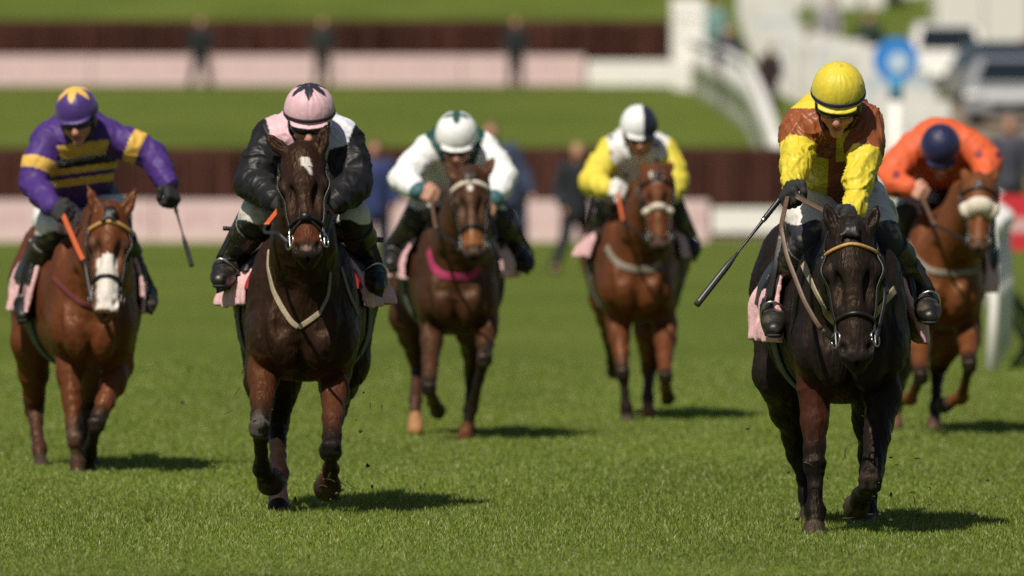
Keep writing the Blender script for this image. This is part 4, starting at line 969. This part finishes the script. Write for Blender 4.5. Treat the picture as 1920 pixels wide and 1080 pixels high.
def P_(i, px, py, dy): return HS[i].P(px, py, dy)
if 5 in HS: whip([P_(5, 1490, 338, -.16), P_(5, 1306, 572, -.42)], 'long dark whip held low to the side by the jockey in brown and yellow', .0108)
if 2 in HS: whip([P_(2, 418, 428, .50), P_(2, 718, 450, .56)], 'whip held level across the saddle by the jockey in pink and black', .0092)
if 1 in HS: whip([P_(1, 318, 352, .12), P_(1, 360, 500, .05)], 'whip hanging down from the outstretched arm in purple', .0092)
WHITE_INK = mat('pale_ink', (.42, .41, .40), rough=.7, noise=.05); DARK_INK = mat('dark_ink', (.05, .04, .03), rough=.8, noise=.05)
if 5 in HS: draped_text(JS[5], HS[5], 'WPM', (1536, 566), (1549, 588), 7, DARK_INK, HS[5].o, fld=HS[5].f, off=.013, y0=-.24)
if 1 in HS: draped_text(JS[1], HS[1], 'TRANSWORLD GM', (107, 312), (199, 291), 9, WHITE_INK, JS[1].jacket, fld=JS[1].jf, off=.012, y0=-.1)

# ------------------------------------------------------------------ what lies behind the runners
def solid(name, boxes, m, parent=None, base=None, label=None, cat=None, group=None, bev=0.):
    o = mk(name, *join([box_mesh(a, b) for a, b in boxes]), m, parent, base=base, smooth_shade=False)
    if bev:
        md = o.modifiers.new('bevel', 'BEVEL'); md.width = bev; md.segments = 2
    return props(o, label, cat, group) if label else o
def wx(px, y): return (px-960)/F*y
def wz_(py, y): return HC-(py-HY)/F*y
BIRCH = mat('birch_brush', attr='Col', rough=.95, spec=.1)
BOARDPINK = mat('pink_board', (.70, .515, .505), rough=.6, noise=.04, nscale=3)
def type_on(m, lo, hi):
    t = m.node_tree; L = t.links.new; b = t.nodes['Principled BSDF']; src = b.inputs['Base Color'].links[0].from_socket
    tc = t.nodes.new('ShaderNodeTexCoord'); sp = t.nodes.new('ShaderNodeSeparateXYZ'); L(tc.outputs['Object'], sp.inputs[0])
    br = t.nodes.new('ShaderNodeTexNoise'); br.inputs['Scale'].default_value = 5.5; br.inputs['Detail'].default_value = 1; mp = t.nodes.new('ShaderNodeMapping'); mp.inputs['Scale'].default_value = (1.6, 0, .55)
    L(tc.outputs['Object'], mp.inputs[0]); L(mp.outputs[0], br.inputs[0])
    def op(o, a, b_):
        n = t.nodes.new('ShaderNodeMath'); n.operation = o
        for i_, v_ in enumerate((a, b_)):
            if isinstance(v_, (int, float)): n.inputs[i_].default_value = v_
            else: L(v_, n.inputs[i_])
        return n.outputs[0]
    k_ = op('MULTIPLY', op('MULTIPLY', op('GREATER_THAN', sp.outputs[2], lo), op('LESS_THAN', sp.outputs[2], hi)), op('GREATER_THAN', br.outputs[0], .53))
    mx = t.nodes.new('ShaderNodeMix'); mx.data_type = 'RGBA'; mx.inputs[7].default_value = (.58, .36, .37, 1); L(k_, mx.inputs[0]); L(src, mx.inputs[6]); L(mx.outputs[2], b.inputs['Base Color'])
type_on(BOARDPINK, .26, .50)
WHITEP = mat('white_plastic', (.84, .81, .76), rough=.5, noise=.06, nscale=6)
def brush_fence(x0, x1, y, z0, hgt, thick, label, seed):
    """birch packed upright in a frame: thousands of twigs make one thing"""
    g = np.random.default_rng(seed); n = 9000; x = x0+(x1-x0)*g.random(n); yy = y+thick*g.random(n); top = z0+hgt*(.93+.09*g.random(n)); w_ = .012+.012*g.random(n)
    lx = g.normal(0, .03, n); V = np.stack([np.stack([x-w_, yy, np.full(n, z0-.05)], 1), np.stack([x+w_, yy, np.full(n, z0-.05)], 1), np.stack([x+lx+w_*.6, yy-.05, top], 1), np.stack([x+lx-w_*.6, yy-.05, top], 1)], 1).reshape(-1, 3)
    i = np.arange(n)*4; Q = np.stack([i, i+1, i+2, i+3], 1)
    bv, bf = box_mesh((x0, y+.12, z0-.1), (x1, y+thick, z0+hgt*.93)); k = len(V)
    V = np.concatenate([V, bv]); Q = np.concatenate([Q, np.array(bf)+k])
    c = np.array([.075, .031, .023])*(.6+.8*g.random(n))[:, None]*(.8+.5*(np.sin(x*2.2)+np.sin(x*.9+1)+2)/4)[:, None]; c = np.repeat(c, 4, 0); c = np.concatenate([c, np.tile((.06, .024, .017), (8, 1))])
    o = mk('brush_fence', V, Q, BIRCH, base=((x0+x1)/2, y, z0), colors=c, smooth_shade=False); props(o, label, 'fence')
    solid('take_off_rail', [((x0, y-.10, z0+.02), (x1, y-.02, z0+.10))], mat('rail_timber', (.30, .26, .2), rough=.8, noise=.1), o)
    return o
Y1, Y2 = 176.0, 288.0
z1, z2 = wz_(458, Y1), wz_(162, Y2)
brush_fence(wx(-120, Y1), wx(1475, Y1), Y1+.9, z1, wz_(279, Y1)-z1, .7, 'long dark brown brush fence across the course behind the riders', 3)
brush_fence(wx(-150, Y2), wx(1262, Y2), Y2+.9, z2, wz_(38, Y2)-z2, .9, 'long dark brown brush fence up the hill, farther one', 4)
def boards(x0, x1, y, zb, zt, n, lab, m, group, words=None, cat='board'):
    ws = (x1-x0)/n
    for i in range(n):
        a, b = x0+i*ws+.012, x0+(i+1)*ws-.012
        o = solid('advertising_board', [((a, y, zb), (b, y+.05, zt))], m, base=((a+b)/2, y, zb)); props(o, lab, cat, group)
        solid('board_foot', [((a+.15, y+.05, zb-.02), (a+.2, y+.5, zb+.03)), ((b-.2, y+.05, zb-.02), (b-.15, y+.5, zb+.03))], WHITEP, o)
boards(wx(-60, Y1), wx(1330, Y1), Y1, z1, wz_(375, Y1), 4, 'pink advertising board in the row along the nearer brush fence', BOARDPINK, 'pink boards at the nearer fence', words=True)
boards(wx(-60, Y2), wx(1097, Y2), Y2, z2+.05, wz_(104, Y2), 5, 'pink advertising board in the row along the farther brush fence', BOARDPINK, 'pink boards at the farther fence', words=True)
boards(wx(1333, Y1), wx(1475, Y1), Y1+.1, wz_(436, Y1), wz_(390, Y1), 1, 'plain white board at the right end of the nearer brush fence', WHITEP, None)
boards(wx(1100, Y2), wx(1262, Y2), Y2+.1, wz_(160, Y2), wz_(114, Y2), 1, 'plain white board at the right end of the farther brush fence', WHITEP, None)

# running rails: plastic top rail, lower rail and posts following the ground
def rail(path, hgt, step, label, wing=0.):
    p = resample([(x, y, 0) for x, y in path], step); p[:, 2] = [gz(y) for y in p[:, 1]]
    o = mk('running_rail', *sweep(p+np.array([0, 0, hgt]), 0, 10, (.075, .05), [np.array([0, 0, 1.])]*len(p)), WHITEP, base=p[0]); props(o, label, 'rail')
    for q in p: mk('post', *sweep([q-np.array([0, 0, .1]), q+np.array([0.03, 0, hgt*.5]), q+np.array([0, 0, hgt])], [.055, .042, .04], 8), WHITEP, o)
    if wing == 2:
        sk = np.concatenate([p+np.array([dx, 0, z_]) for dx, z_ in ((-.02, hgt*.22), (-.02, hgt*.93), (.02, hgt*.93), (.02, hgt*.22))]); n_ = len(p)
        mk('skirt', sk, [[a*n_+i, a*n_+i+1, ((a+1) % 4)*n_+i+1, ((a+1) % 4)*n_+i] for a in range(4) for i in range(n_-1)], WHITEP, o)
    elif wing: mk('lower_rail', *sweep(p+np.array([0, 0, hgt*.55]), 0, 10, (.04, .02), [np.array([0, 0, 1.])]*len(p)), WHITEP, o)
    return o
rail([(3.45, 82), (4.0, 92), (4.45, 105), (5.0, 122), (5.6, 145), (6.1, 168), (6.5, 190)], 1.02, 1.6, 'white running rail curving away beside the course at the right', 1)
rail([(4.28, 182), (4.33, 205), (4.37, 230), (4.4, 260), (4.42, 284)], 1.25, 2.4, 'white running rail between the two brush fences', 2)
def picket_wing(a, b, hgt, n, label):
    a, b = np.array(a, float), np.array(b, float); V = []; o = None
    bx = []
    for i in range(n):
        p = a+(b-a)*(i/(n-1)); z = gz(p[1]); bx.append(((p[0]-.045, p[1]-.02, z), (p[0]+.045, p[1]+.02, z+hgt)))
    o = solid('fence_wing', bx, WHITEP, base=(*a, gz(a[1])), label=label, cat='fence wing')
    r_ = np.array([(*(a+(b-a)*t), 0) for t in np.linspace(0, 1, 12)]); r_[:, 2] = [gz(y)+hgt*.8 for y in r_[:, 1]]; r_[:, 1] += .05
    mk('cross_rail', *sweep(r_, 0, 8, (.04, .03), [np.array([0, 1., 0])]*12), WHITEP, o)
picket_wing((wx(1262, 287.0), 287.0), (wx(1318, 275.), 275.0), 2.3, 17, 'white slatted wing at the right end of the farther brush fence')
# white hoarding along the far side of the track
hp_ = resample([(6.45, 184, 0), (6.5, 205, 0), (6.55, 225, 0), (6.6, 255, 0), (6.75, 300, 0), (7.0, 340, 0)], 3.3)
HB = [mat('hoarding_white', (.70, .68, .64), rough=.6, noise=.10, nscale=1.3), mat('hoarding_grey', (.50, .50, .48), rough=.6, noise=.12, nscale=1.3), mat('hoarding_cream', (.66, .62, .52), rough=.6, noise=.12, nscale=1.3), mat('hoarding_blue', (.48, .54, .60), rough=.6, noise=.12, nscale=1.3)]
for i_, a in enumerate(hp_):
    za = gz(a[1]); d_ = np.array([math.cos(.75), -math.sin(.75), 0])*1.15; t_ = np.array([math.sin(.75), math.cos(.75), 0])*.05; up = np.array([0, 0, (1.35, 1.2, 1.45, 1.1, 1.3)[i_ % 5]]); b0 = a+np.array([0, 0, za])
    V = np.array([b0-d_*.3, b0-d_*.3+t_, b0+d_+t_, b0+d_]); V = np.concatenate([V-np.array([0, 0, .05]), V+up])
    o = mk('white_hoarding', V, [[0, 1, 2, 3], [4, 7, 6, 5], [0, 4, 5, 1], [1, 5, 6, 2], [2, 6, 7, 3], [3, 7, 4, 0]], HB[(0, 1, 0, 2, 0, 3, 0, 0, 2, 1)[i_ % 10]], base=b0, smooth_shade=False)
    props(o, 'white panel turned towards the course in the line climbing the hill', 'hoarding', 'white hoardings along the far rail')
    mk('prop_post', *sweep([b0+d_*.4+t_*3-np.array([0, 0, .05]), b0+d_*.4+t_*1.4+up*.9], .03, 6), WHITEP, o)

# ---- people on foot
def walker(px, y, feet_py, head_py, coat, trousers, hair, label, stride=.22, lean=0., bare=False, turn=0., hat=None):
    zf = gz(y) if feet_py is None else wz_(feet_py, y); zt = wz_(head_py, y); s = (zt-zf)/1.75; x = wx(px, y)
    T = lambda a, b, c: np.array([x+(a*math.cos(turn)-b*math.sin(turn))*s, y+(a*math.sin(turn)+b*math.cos(turn))*s, zf+c*s])
    j = dict(pel=T(0, 0, .95), ch=T(lean*.6, -.02, 1.30), nk=T(lean*.9, -.03, 1.47), hd=T(lean, -.05, 1.62), sL=T(-.18+lean*.7, -.02, 1.40), sR=T(.18+lean*.7, -.02, 1.40),
             eL=T(-.27+lean*.4, .06, 1.13), eR=T(.27+lean*.4, -.06, 1.13), wL=T(-.26, -.10, .90), wR=T(.25, -.18, .92), kL=T(-.11-stride*.35, -.08, .50), kR=T(.11+stride*.2, .02, .50), aL=T(-.11-stride, -.06, .08), aR=T(.12+stride*.5, .12, .08), tL=T(-.13-stride, -.22, .03), tR=T(.13+stride*.6, -.04, .03))
    pts = np.array(list(j.values())); h = .022
    def f0(): return Field(pts.min(0)-.3, pts.max(0)+.3, h)
    def trunk(f, g):
        f.chain([(j['pel'], .135*s+g), (j['ch'], .15*s+g)], k=.05, flat=((math.cos(turn), math.sin(turn), 0), 1.2)); f.seg(j['sL'], j['sR'], .075*s+g, .075*s+g, k=.05)
        for c in 'LR': f.chain([(j['s'+c], .065*s+g), (j['e'+c], .05*s+g), (j['w'+c], .04*s+g)], k=.03)
    def legs(f, g, full=1.):
        for c, q in (('L', -.09), ('R', .09)): f.chain([(T(q, 0, .90), .10*s+g), (j['k'+c], .065*s+g), (j['k'+c]+(j['a'+c]-j['k'+c])*full, .05*s+g)], k=.03)
    f = f0(); trunk(f, -.02); legs(f, -.015); f.ell(j['hd'], np.array((.078, .095, .115))*s, k=.02); f.chain([(j['nk'], .055*s), (j['hd'], .06*s)], k=.03)
    f.ell(j['hd']+np.array([0, -.09, -.03])*s, np.array((.016, .025, .02))*s, k=.01)
    for c in 'LR':
        hd_ = N(j['w'+c]-j['e'+c]); f.chain([(j['w'+c], .034*s), (j['w'+c]+hd_*.09*s, .036*s)], k=.02)
        for q in (-.024, -.008, .008, .024): f.seg(j['w'+c]+hd_*.09*s+np.array([q*.3, q, 0])*s, j['w'+c]+hd_*(.165-abs(q))*s+np.array([q*.3, q, 0])*s, .011*s, .009*s, k=.01)
        f.seg(j['w'+c]+hd_*.05*s, j['w'+c]+hd_*.1*s+np.array([0, -.045, 0])*s, .013*s, .010*s, k=.01); f.chain([(j['a'+c], .045*s), (j['t'+c], .04*s)], k=.02)
    v, q = f.mesh(); o = mk('person', v, q, SKIN, base=(x, y, zf), colors=np.tile((.46, .23, .15), (len(v), 1))); props(o, label, 'person')
    f = f0(); trunk(f, .02); f.chain([(j['pel']+np.array([0, 0, -.12]), .17*s), (j['pel'], .155*s)], k=.04)
    v, q = f.mesh(); v = v+vnormals(v, q)*(.01*creases(v*9))[:, None]; mk('coat', v, q, CLOTH, o, colors=np.tile(coat, (len(v), 1)))
    f = f0(); legs(f, .018, .08 if bare else .95); v, q = f.mesh(); mk('shorts' if bare else 'trousers', v, q, CLOTH, o, colors=np.tile(trousers, (len(v), 1)))
    for c in 'LR':
        f = f0(); f.chain([(j['a'+c]+np.array([0, .03, -.02]), .055*s), (j['t'+c], .045*s)], k=.02)
        v, q = f.mesh(); mk('shoe', v, q, CLOTH, o, colors=np.tile((.02, .018, .016), (len(v), 1)))
    f = f0(); f.ell(j['hd']+np.array([0, .018, .03])*s, np.array((.088, .10, .105))*s, k=0); f.ell(j['hd']+np.array([0, -.12, -.035])*s, np.array((.13, .115, .115))*s, k=.01, op='sub'); f.cut(j['hd']-np.array([0, 0, .05])*s, (0, 0, -1))
    v, q = f.mesh(); mk('hat' if hat else 'hair', v, q, CLOTH, o, colors=np.tile(hair, (len(v), 1))); return o
NV, DG = (.018, .026, .075), (.009, .011, .013)
walker(703, 140, 510, 262, (.022, .035, .12), (.02, .025, .06), (.09, .05, .03), 'person in blue coat standing by the nearer pink boards, behind the pink and black jockey', .05)
walker(956, 141, 506, 228, (.030, .042, .085), (.030, .040, .075), (.14, .08, .05), 'person in slate blue standing behind the white-capped jockey', .08, lean=-.22)
walker(1080, 140, 512, 268, (.012, .015, .019), (.012, .014, .017), (.34, .22, .10), 'fair-haired person in black walking across in front of the nearer pink boards', .26, turn=.5)
walker(377, 284, 168, 33, DG, (.012, .012, .014), (.26, .14, .11), 'person in dark clothes with feet apart, leftmost before the farther boards', .16)
walker(605, 284, 165, 34, (.018, .022, .018), DG, (.26, .14, .11), 'person in drab green top and black trousers before the farther boards, above the pink cap', .04)
walker(967, 284, 166, 34, (.012, .013, .017), (.012, .012, .014), (.24, .13, .11), 'person in charcoal jacket before the farther boards, rightmost of three', .02)
walker(1368, 236, None, 48, (.02, .022, .045), (.02, .022, .03), (.18, .05, .04), 'person in navy coat on the grass behind the rail between the fences', .04, hat=True)
walker(1443, 233, None, 84, (.035, .016, .016), (.016, .02, .03), (.04, .025, .02), 'person in maroon and black beside the white hoardings', .03)
walker(1338, 300, None, -4, (.20, .33, .32), (.05, .14, .08), (.10, .06, .05), 'person in pale teal jacket at the top of the grass strip', .04)
walker(1630, 262, None, 22, (.010, .028, .022), (.010, .022, .018), (.03, .02, .018), 'person in long dark green coat near the round blue sign', .03)
walker(1552, 300, None, -6, (.30, .29, .30), (.10, .11, .12), (.05, .03, .035), 'person in grey beyond the hoardings, above the yellow cap', .03)
walker(1512, 262, None, 50, (.02, .045, .038), (.12, .13, .14), (.05, .04, .03), 'person in dark teal top beyond the white hoardings', .03)
walker(1893, 172, None, 218, (.05, .05, .07), (.03, .03, .04), (.30, .16, .12), 'person in grey behind the rail at the right edge', .05)

# ---- round sign, cars, marquee, striped banner
ys = 165.; sx_, sz_ = wx(1680, ys), wz_(112, ys); zg = gz(ys)
BLUE = mat('sign_blue', (.03, .22, .62), rough=.5, noise=.05); PALEB = mat('sign_pale', (.50, .62, .76), rough=.5, noise=.05)
def disc(c, r, th, n=40):
    a = np.linspace(0, 2*math.pi, n, endpoint=False); V = np.concatenate([np.stack([c[0]+r*np.cos(a), np.full(n, c[1]+d), c[2]+r*np.sin(a)], 1) for d in (-th, th)])
    return V, [[i, (i+1) % n, n+(i+1) % n, n+i] for i in range(n)]+[list(range(n))[::-1], list(range(n, 2*n))]
o = mk('round_sign', *disc((sx_, ys, sz_), .33, .03), BLUE, base=(sx_, ys, zg), smooth_shade=False); props(o, 'round blue sign with a pale centre on a blue and white post', 'sign')
mk('sign_centre', *disc((sx_+.03, ys-.04, sz_-.04), .15, .008), PALEB, o, smooth_shade=False)
mk('post', *sweep([(sx_, ys+.05, zg-.1), (sx_, ys+.05, sz_-.58)], .085, 16), WHITEP, o)
mk('post_sleeve', *sweep([(sx_, ys+.05, sz_-.58), (sx_, ys+.05, sz_-.22)], .10, 16), mat('sleeve_blue', (.05, .28, .50), rough=.6, noise=.06), o)
def car(x, y, w_, h_, paint, label, lng=4.4, turn=0., zg=None):
    """front of the car towards the camera; profile swept across the width"""
    zg = gz(y) if zg is None else zg; c, s_ = math.cos(turn), math.sin(turn)
    tr = lambda V: np.stack([x+V[:, 0]*c-V[:, 1]*s_, y+V[:, 0]*s_+V[:, 1]*c, zg+V[:, 2]], 1)
    prof = [(0, .28), (-.02, .55), (.10, .74), (.9, .60*h_+.02), (1.55, .93*h_), (2.2, h_), (3.2, .97*h_), (3.9, .66*h_), (4.3, .62*h_), (4.4, .35)]
    prof = [(a*lng/4.4, b) for a, b in prof]; n = len(prof); V = []
    for k_, (sx, sh) in enumerate(((-.5, .94), (-.46, 1), (.46, 1), (.5, .94))):
        for a, b in prof: V.append(((sx*w_)*(1-.16*max(0, (b-.62*h_)/h_*2)), a, .28+(b-.28)*sh))
    Fc = [[k*n+i, k*n+i+1, (k+1)*n+i+1, (k+1)*n+i] for k in range(3) for i in range(n-1)]+[[k*n+n-1, k*n, (k+1)*n, (k+1)*n+n-1] for k in range(3)]+[list(range(n)), list(range(3*n, 4*n))[::-1]]
    o = mk('parked_car', tr(np.array(V)), Fc, paint, base=(x, y, zg), smooth_shade=False); props(o, label, 'car')
    gl = mat('car_glass', (.012, .016, .02), rough=.1, noise=.03); hw = w_*.40
    q = np.array([(-hw, .95, .64*h_), (hw, .95, .64*h_), (hw*.84, 1.52, .92*h_), (-hw*.84, 1.52, .92*h_)]); q[:, 1] *= lng/4.4; b = q+np.array([0, -.03, .02]); V = np.concatenate([b, q])
    mk('windscreen', tr(V), [[0, 1, 2, 3], [7, 6, 5, 4], [0, 4, 5, 1], [1, 5, 6, 2], [2, 6, 7, 3], [3, 7, 4, 0]], gl, o, smooth_shade=False)
    for sx in (-1, 1):
        mk('headlight', tr(np.array(box_mesh((sx*w_*.40-.16, -.04, .56), (sx*w_*.40+.16, .12, .70))[0])), box_mesh((0, 0, 0), (1, 1, 1))[1], mat('lamp_glass', (.7, .7, .68), rough=.15, noise=.05), o)
        for yy in (.8, 3.5):
            cc = np.array([sx*w_*.44, yy*lng/4.4, .32]); t_ = mk('wheel', *(lambda vf: (tr(vf[0]), vf[1]))(torus(cc, (1, 0, 0), .22, .10, 24, 10)), mat('tyre', (.015, .015, .015), rough=.85, noise=.1), o)
            mk('rim', *(lambda vf: (tr(vf[0]), vf[1]))(sweep([cc-(.06, 0, 0), cc+(.06, 0, 0)], .15, 16)), STEEL, t_)
        sw = np.array([(sx*w_*.505, 1.5, .66*h_), (sx*w_*.505, 3.5, .66*h_), (sx*w_*.43, 3.1, .92*h_), (sx*w_*.43, 1.8, .92*h_)]); sw[:, 1] *= lng/4.4; V = np.concatenate([sw, sw+np.array([-.03*sx, 0, 0])])
        mk('side_window', tr(V), [[0, 1, 2, 3], [7, 6, 5, 4], [0, 4, 5, 1], [1, 5, 6, 2], [2, 6, 7, 3], [3, 7, 4, 0]], gl, o, smooth_shade=False)
    mk('grille', tr(np.array(box_mesh((-.4, -.045, .36), (.4, .02, .52))[0])), box_mesh((0, 0, 0), (1, 1, 1))[1], mat('grille_black', (.02, .02, .02), rough=.5, noise=.1), o)
    mk('bumper', tr(np.array(box_mesh((-w_*.47, -.09, .24), (w_*.47, .06, .36))[0])), box_mesh((0, 0, 0), (1, 1, 1))[1], mat('bumper_grey', (.08, .08, .08), rough=.6, noise=.1), o)
    return o
CARW = mat('white_car_paint', (.72, .70, .64), rough=.3, noise=.03, coat=.4); CARD = mat('dark_car_paint', (.025, .032, .042), rough=.3, noise=.05, coat=.4); CARG = mat('grey_car_paint', (.28, .29, .30), rough=.3, noise=.05, coat=.4)
car(wx(1782, 262), 262, 1.75, 1.78, CARW, 'white car parked nose-on to the right of the round blue sign', zg=gz(262))
car(wx(1925, 240), 240, 1.85, 1.45, CARD, 'dark car parked at the right edge above the orange rider', turn=.15)
car(wx(1898, 212), 212, 1.8, 1.4, CARG, 'grey car parked nearest the rail at the right edge', turn=-.1)
# white vans/marquee on the skyline
def van(x, y, w_, h_, label, lng=5.2):
    z = gz(y); o = solid('white_van', [((x-w_/2, y, z+.3), (x+w_/2, y+lng, z+h_))], CARW, base=(x, y, z), label=label, cat='van', bev=.12)
    solid('bumper', [((x-w_/2+.04, y-.12, z+.28), (x+w_/2-.04, y-.004, z+.62))], mat('bumper_grey', (.08, .08, .08), rough=.6), o, bev=.03)
    solid('door_seam', [((x-.012, y-.008, z+.64), (x+.012, y-.003, z+h_-.2))], BLACKL, o)
    for sx in (-1, 1):
        mk('wheel', *torus((x+sx*(w_/2-.12), y+.1, z+.34), (1, 0, 0), .22, .12, 24, 10), mat('tyre', (.015, .015, .015), rough=.85), o)
        solid('tail_light', [((x+sx*w_*.44-.08, y-.02, z+.7), (x+sx*w_*.44+.08, y-.004, z+1.15))], mat('tail_lamp', (.4, .02, .02), rough=.2), o)
    return o
van(wx(1845, 292), 292, 2.4, 2.75, 'white van seen from behind, just above the white car near the top right')
def marquee(x0, x1, y, hw, hr, label):
    z = gz(y); d = 6.
    V = [(x0, y, z), (x1, y, z), (x1, y+d, z), (x0, y+d, z), (x0, y, z+hw), (x1, y, z+hw), (x1, y+d, z+hw), (x0, y+d, z+hw), (x0+.5, y+d/2, z+hr), (x1-.5, y+d/2, z+hr)]
    o = mk('marquee', np.array(V), [[0, 1, 5, 4], [1, 2, 6, 5], [2, 3, 7, 6], [3, 0, 4, 7]], mat('canvas_wall', (.70, .68, .64), rough=.7, noise=.06, nscale=2), base=((x0+x1)/2, y, z), smooth_shade=False); props(o, label, 'tent')
    mk('roof', np.array(V)[4:]+np.array([0, 0, .003]), [[0, 1, 5, 4], [2, 3, 4, 5], [1, 2, 5], [3, 0, 4]], mat('canvas_roof', (.76, .74, .70), rough=.7, noise=.05, nscale=2), o, smooth_shade=False)
    for x in np.linspace(x0, x1, 6): mk('pole', *sweep([(x, y-.06, z-.05), (x, y-.06, z+hw)], .05, 8), WHITEP, o)
    return o
marquee(wx(1420, 345), wx(1660, 345), 345, 2.6, 3.9, 'long white tent at the top of the hill, left one')
marquee(wx(1672, 352), wx(1990, 352), 352, 2.7, 4.0, 'long white tent at the top right corner')
# red and white striped banner on the rail
yb = 118.; x0b, x1b = wx(1868, yb), wx(2010, yb)
o = solid('striped_banner', [((x0b, yb, wz_(470, yb)), (x1b, yb+.03, wz_(365, yb)))], mat('banner_red', (.55, .02, .035), rough=.6, noise=.06), base=((x0b+x1b)/2, yb, 0), label='red and white striped banner at the right edge', cat='banner')
solid('white_stripe', [((x0b+.01, yb-.006, wz_(436, yb)), (x1b-.01, yb-.003, wz_(408, yb)))], mat('banner_pale', (.62, .36, .36), rough=.6, noise=.06), o)
for xx in (x0b+.03, x1b-.05): mk('pole', *sweep([(xx, yb+.08, -.05), (xx, yb+.08, wz_(360, yb))], .03, 8), WHITEP, o)
# trodden track beyond the rail
V = []; yy = np.linspace(196, 256, 40)
for y in yy: V += [(7.2+.2*math.sin(y*.2), y, 0), (14.5, y, 0)]
V = np.array(V); V[:, 2] = np.interp(V[:, 1], TER[:, 0], TER[:, 1])+.06
o = mk('track', V, np.array([[2*i, 2*i+1, 2*i+3, 2*i+2] for i in range(39)]), mat('dusty_track', (.20, .15, .10), rough=.95, noise=.25, nscale=1.2)); props(o, kind='structure')

# bits of turf thrown up by the hooves
def turf_bits():
    V, Fs = [], []; g = np.random.default_rng(5)
    for (px, py, y, n, sx, sy) in ((1560, 930, 48.4, 16, 110, 80), (1700, 930, 48.8, 26, 120, 70), (1520, 740, 48.3, 4, 100, 90), (620, 905, 51.2, 26, 70, 50), (700, 760, 51.4, 7, 60, 90), (450, 700, 51.0, 5, 60, 120), (330, 730, 57, 5, 80, 80)):
        for _ in range(n):
            p = W(px+g.normal(0, sx*.6), py+g.normal(0, sy*.6), y+g.normal(0, .3)); p[2] = max(p[2], .05)
            if g.random() < .5:
                d = N(g.normal(0, 1, 3)); e = N(g.normal(0, 1, 3)); l = .02+.05*g.random()
                v, f = sweep([p, p+d*l*.5+e*l*.12, p+d*l], [.0022, .002, .0008], 5)
            else:
                r_ = .004+.009*g.random()**2; a = g.normal(0, 1, (6, 3)); a /= np.linalg.norm(a, axis=1, keepdims=True)
                v = p+np.array([(1, 0, 0), (-1, 0, 0), (0, 1, 0), (0, -1, 0), (0, 0, 1), (0, 0, -1)])*r_*(.5+g.random((6, 1))); f = [[0, 2, 4], [2, 1, 4], [1, 3, 4], [3, 0, 4], [2, 0, 5], [1, 2, 5], [3, 1, 5], [0, 3, 5]]
            k = len(V); V += list(v); Fs += [[i+k for i in q] for q in f]
    o = mk('turf_debris', np.array(V), Fs, mat('torn_turf', (.05, .055, .018), rough=.9, noise=.3)); props(o, kind='stuff')
turf_bits()
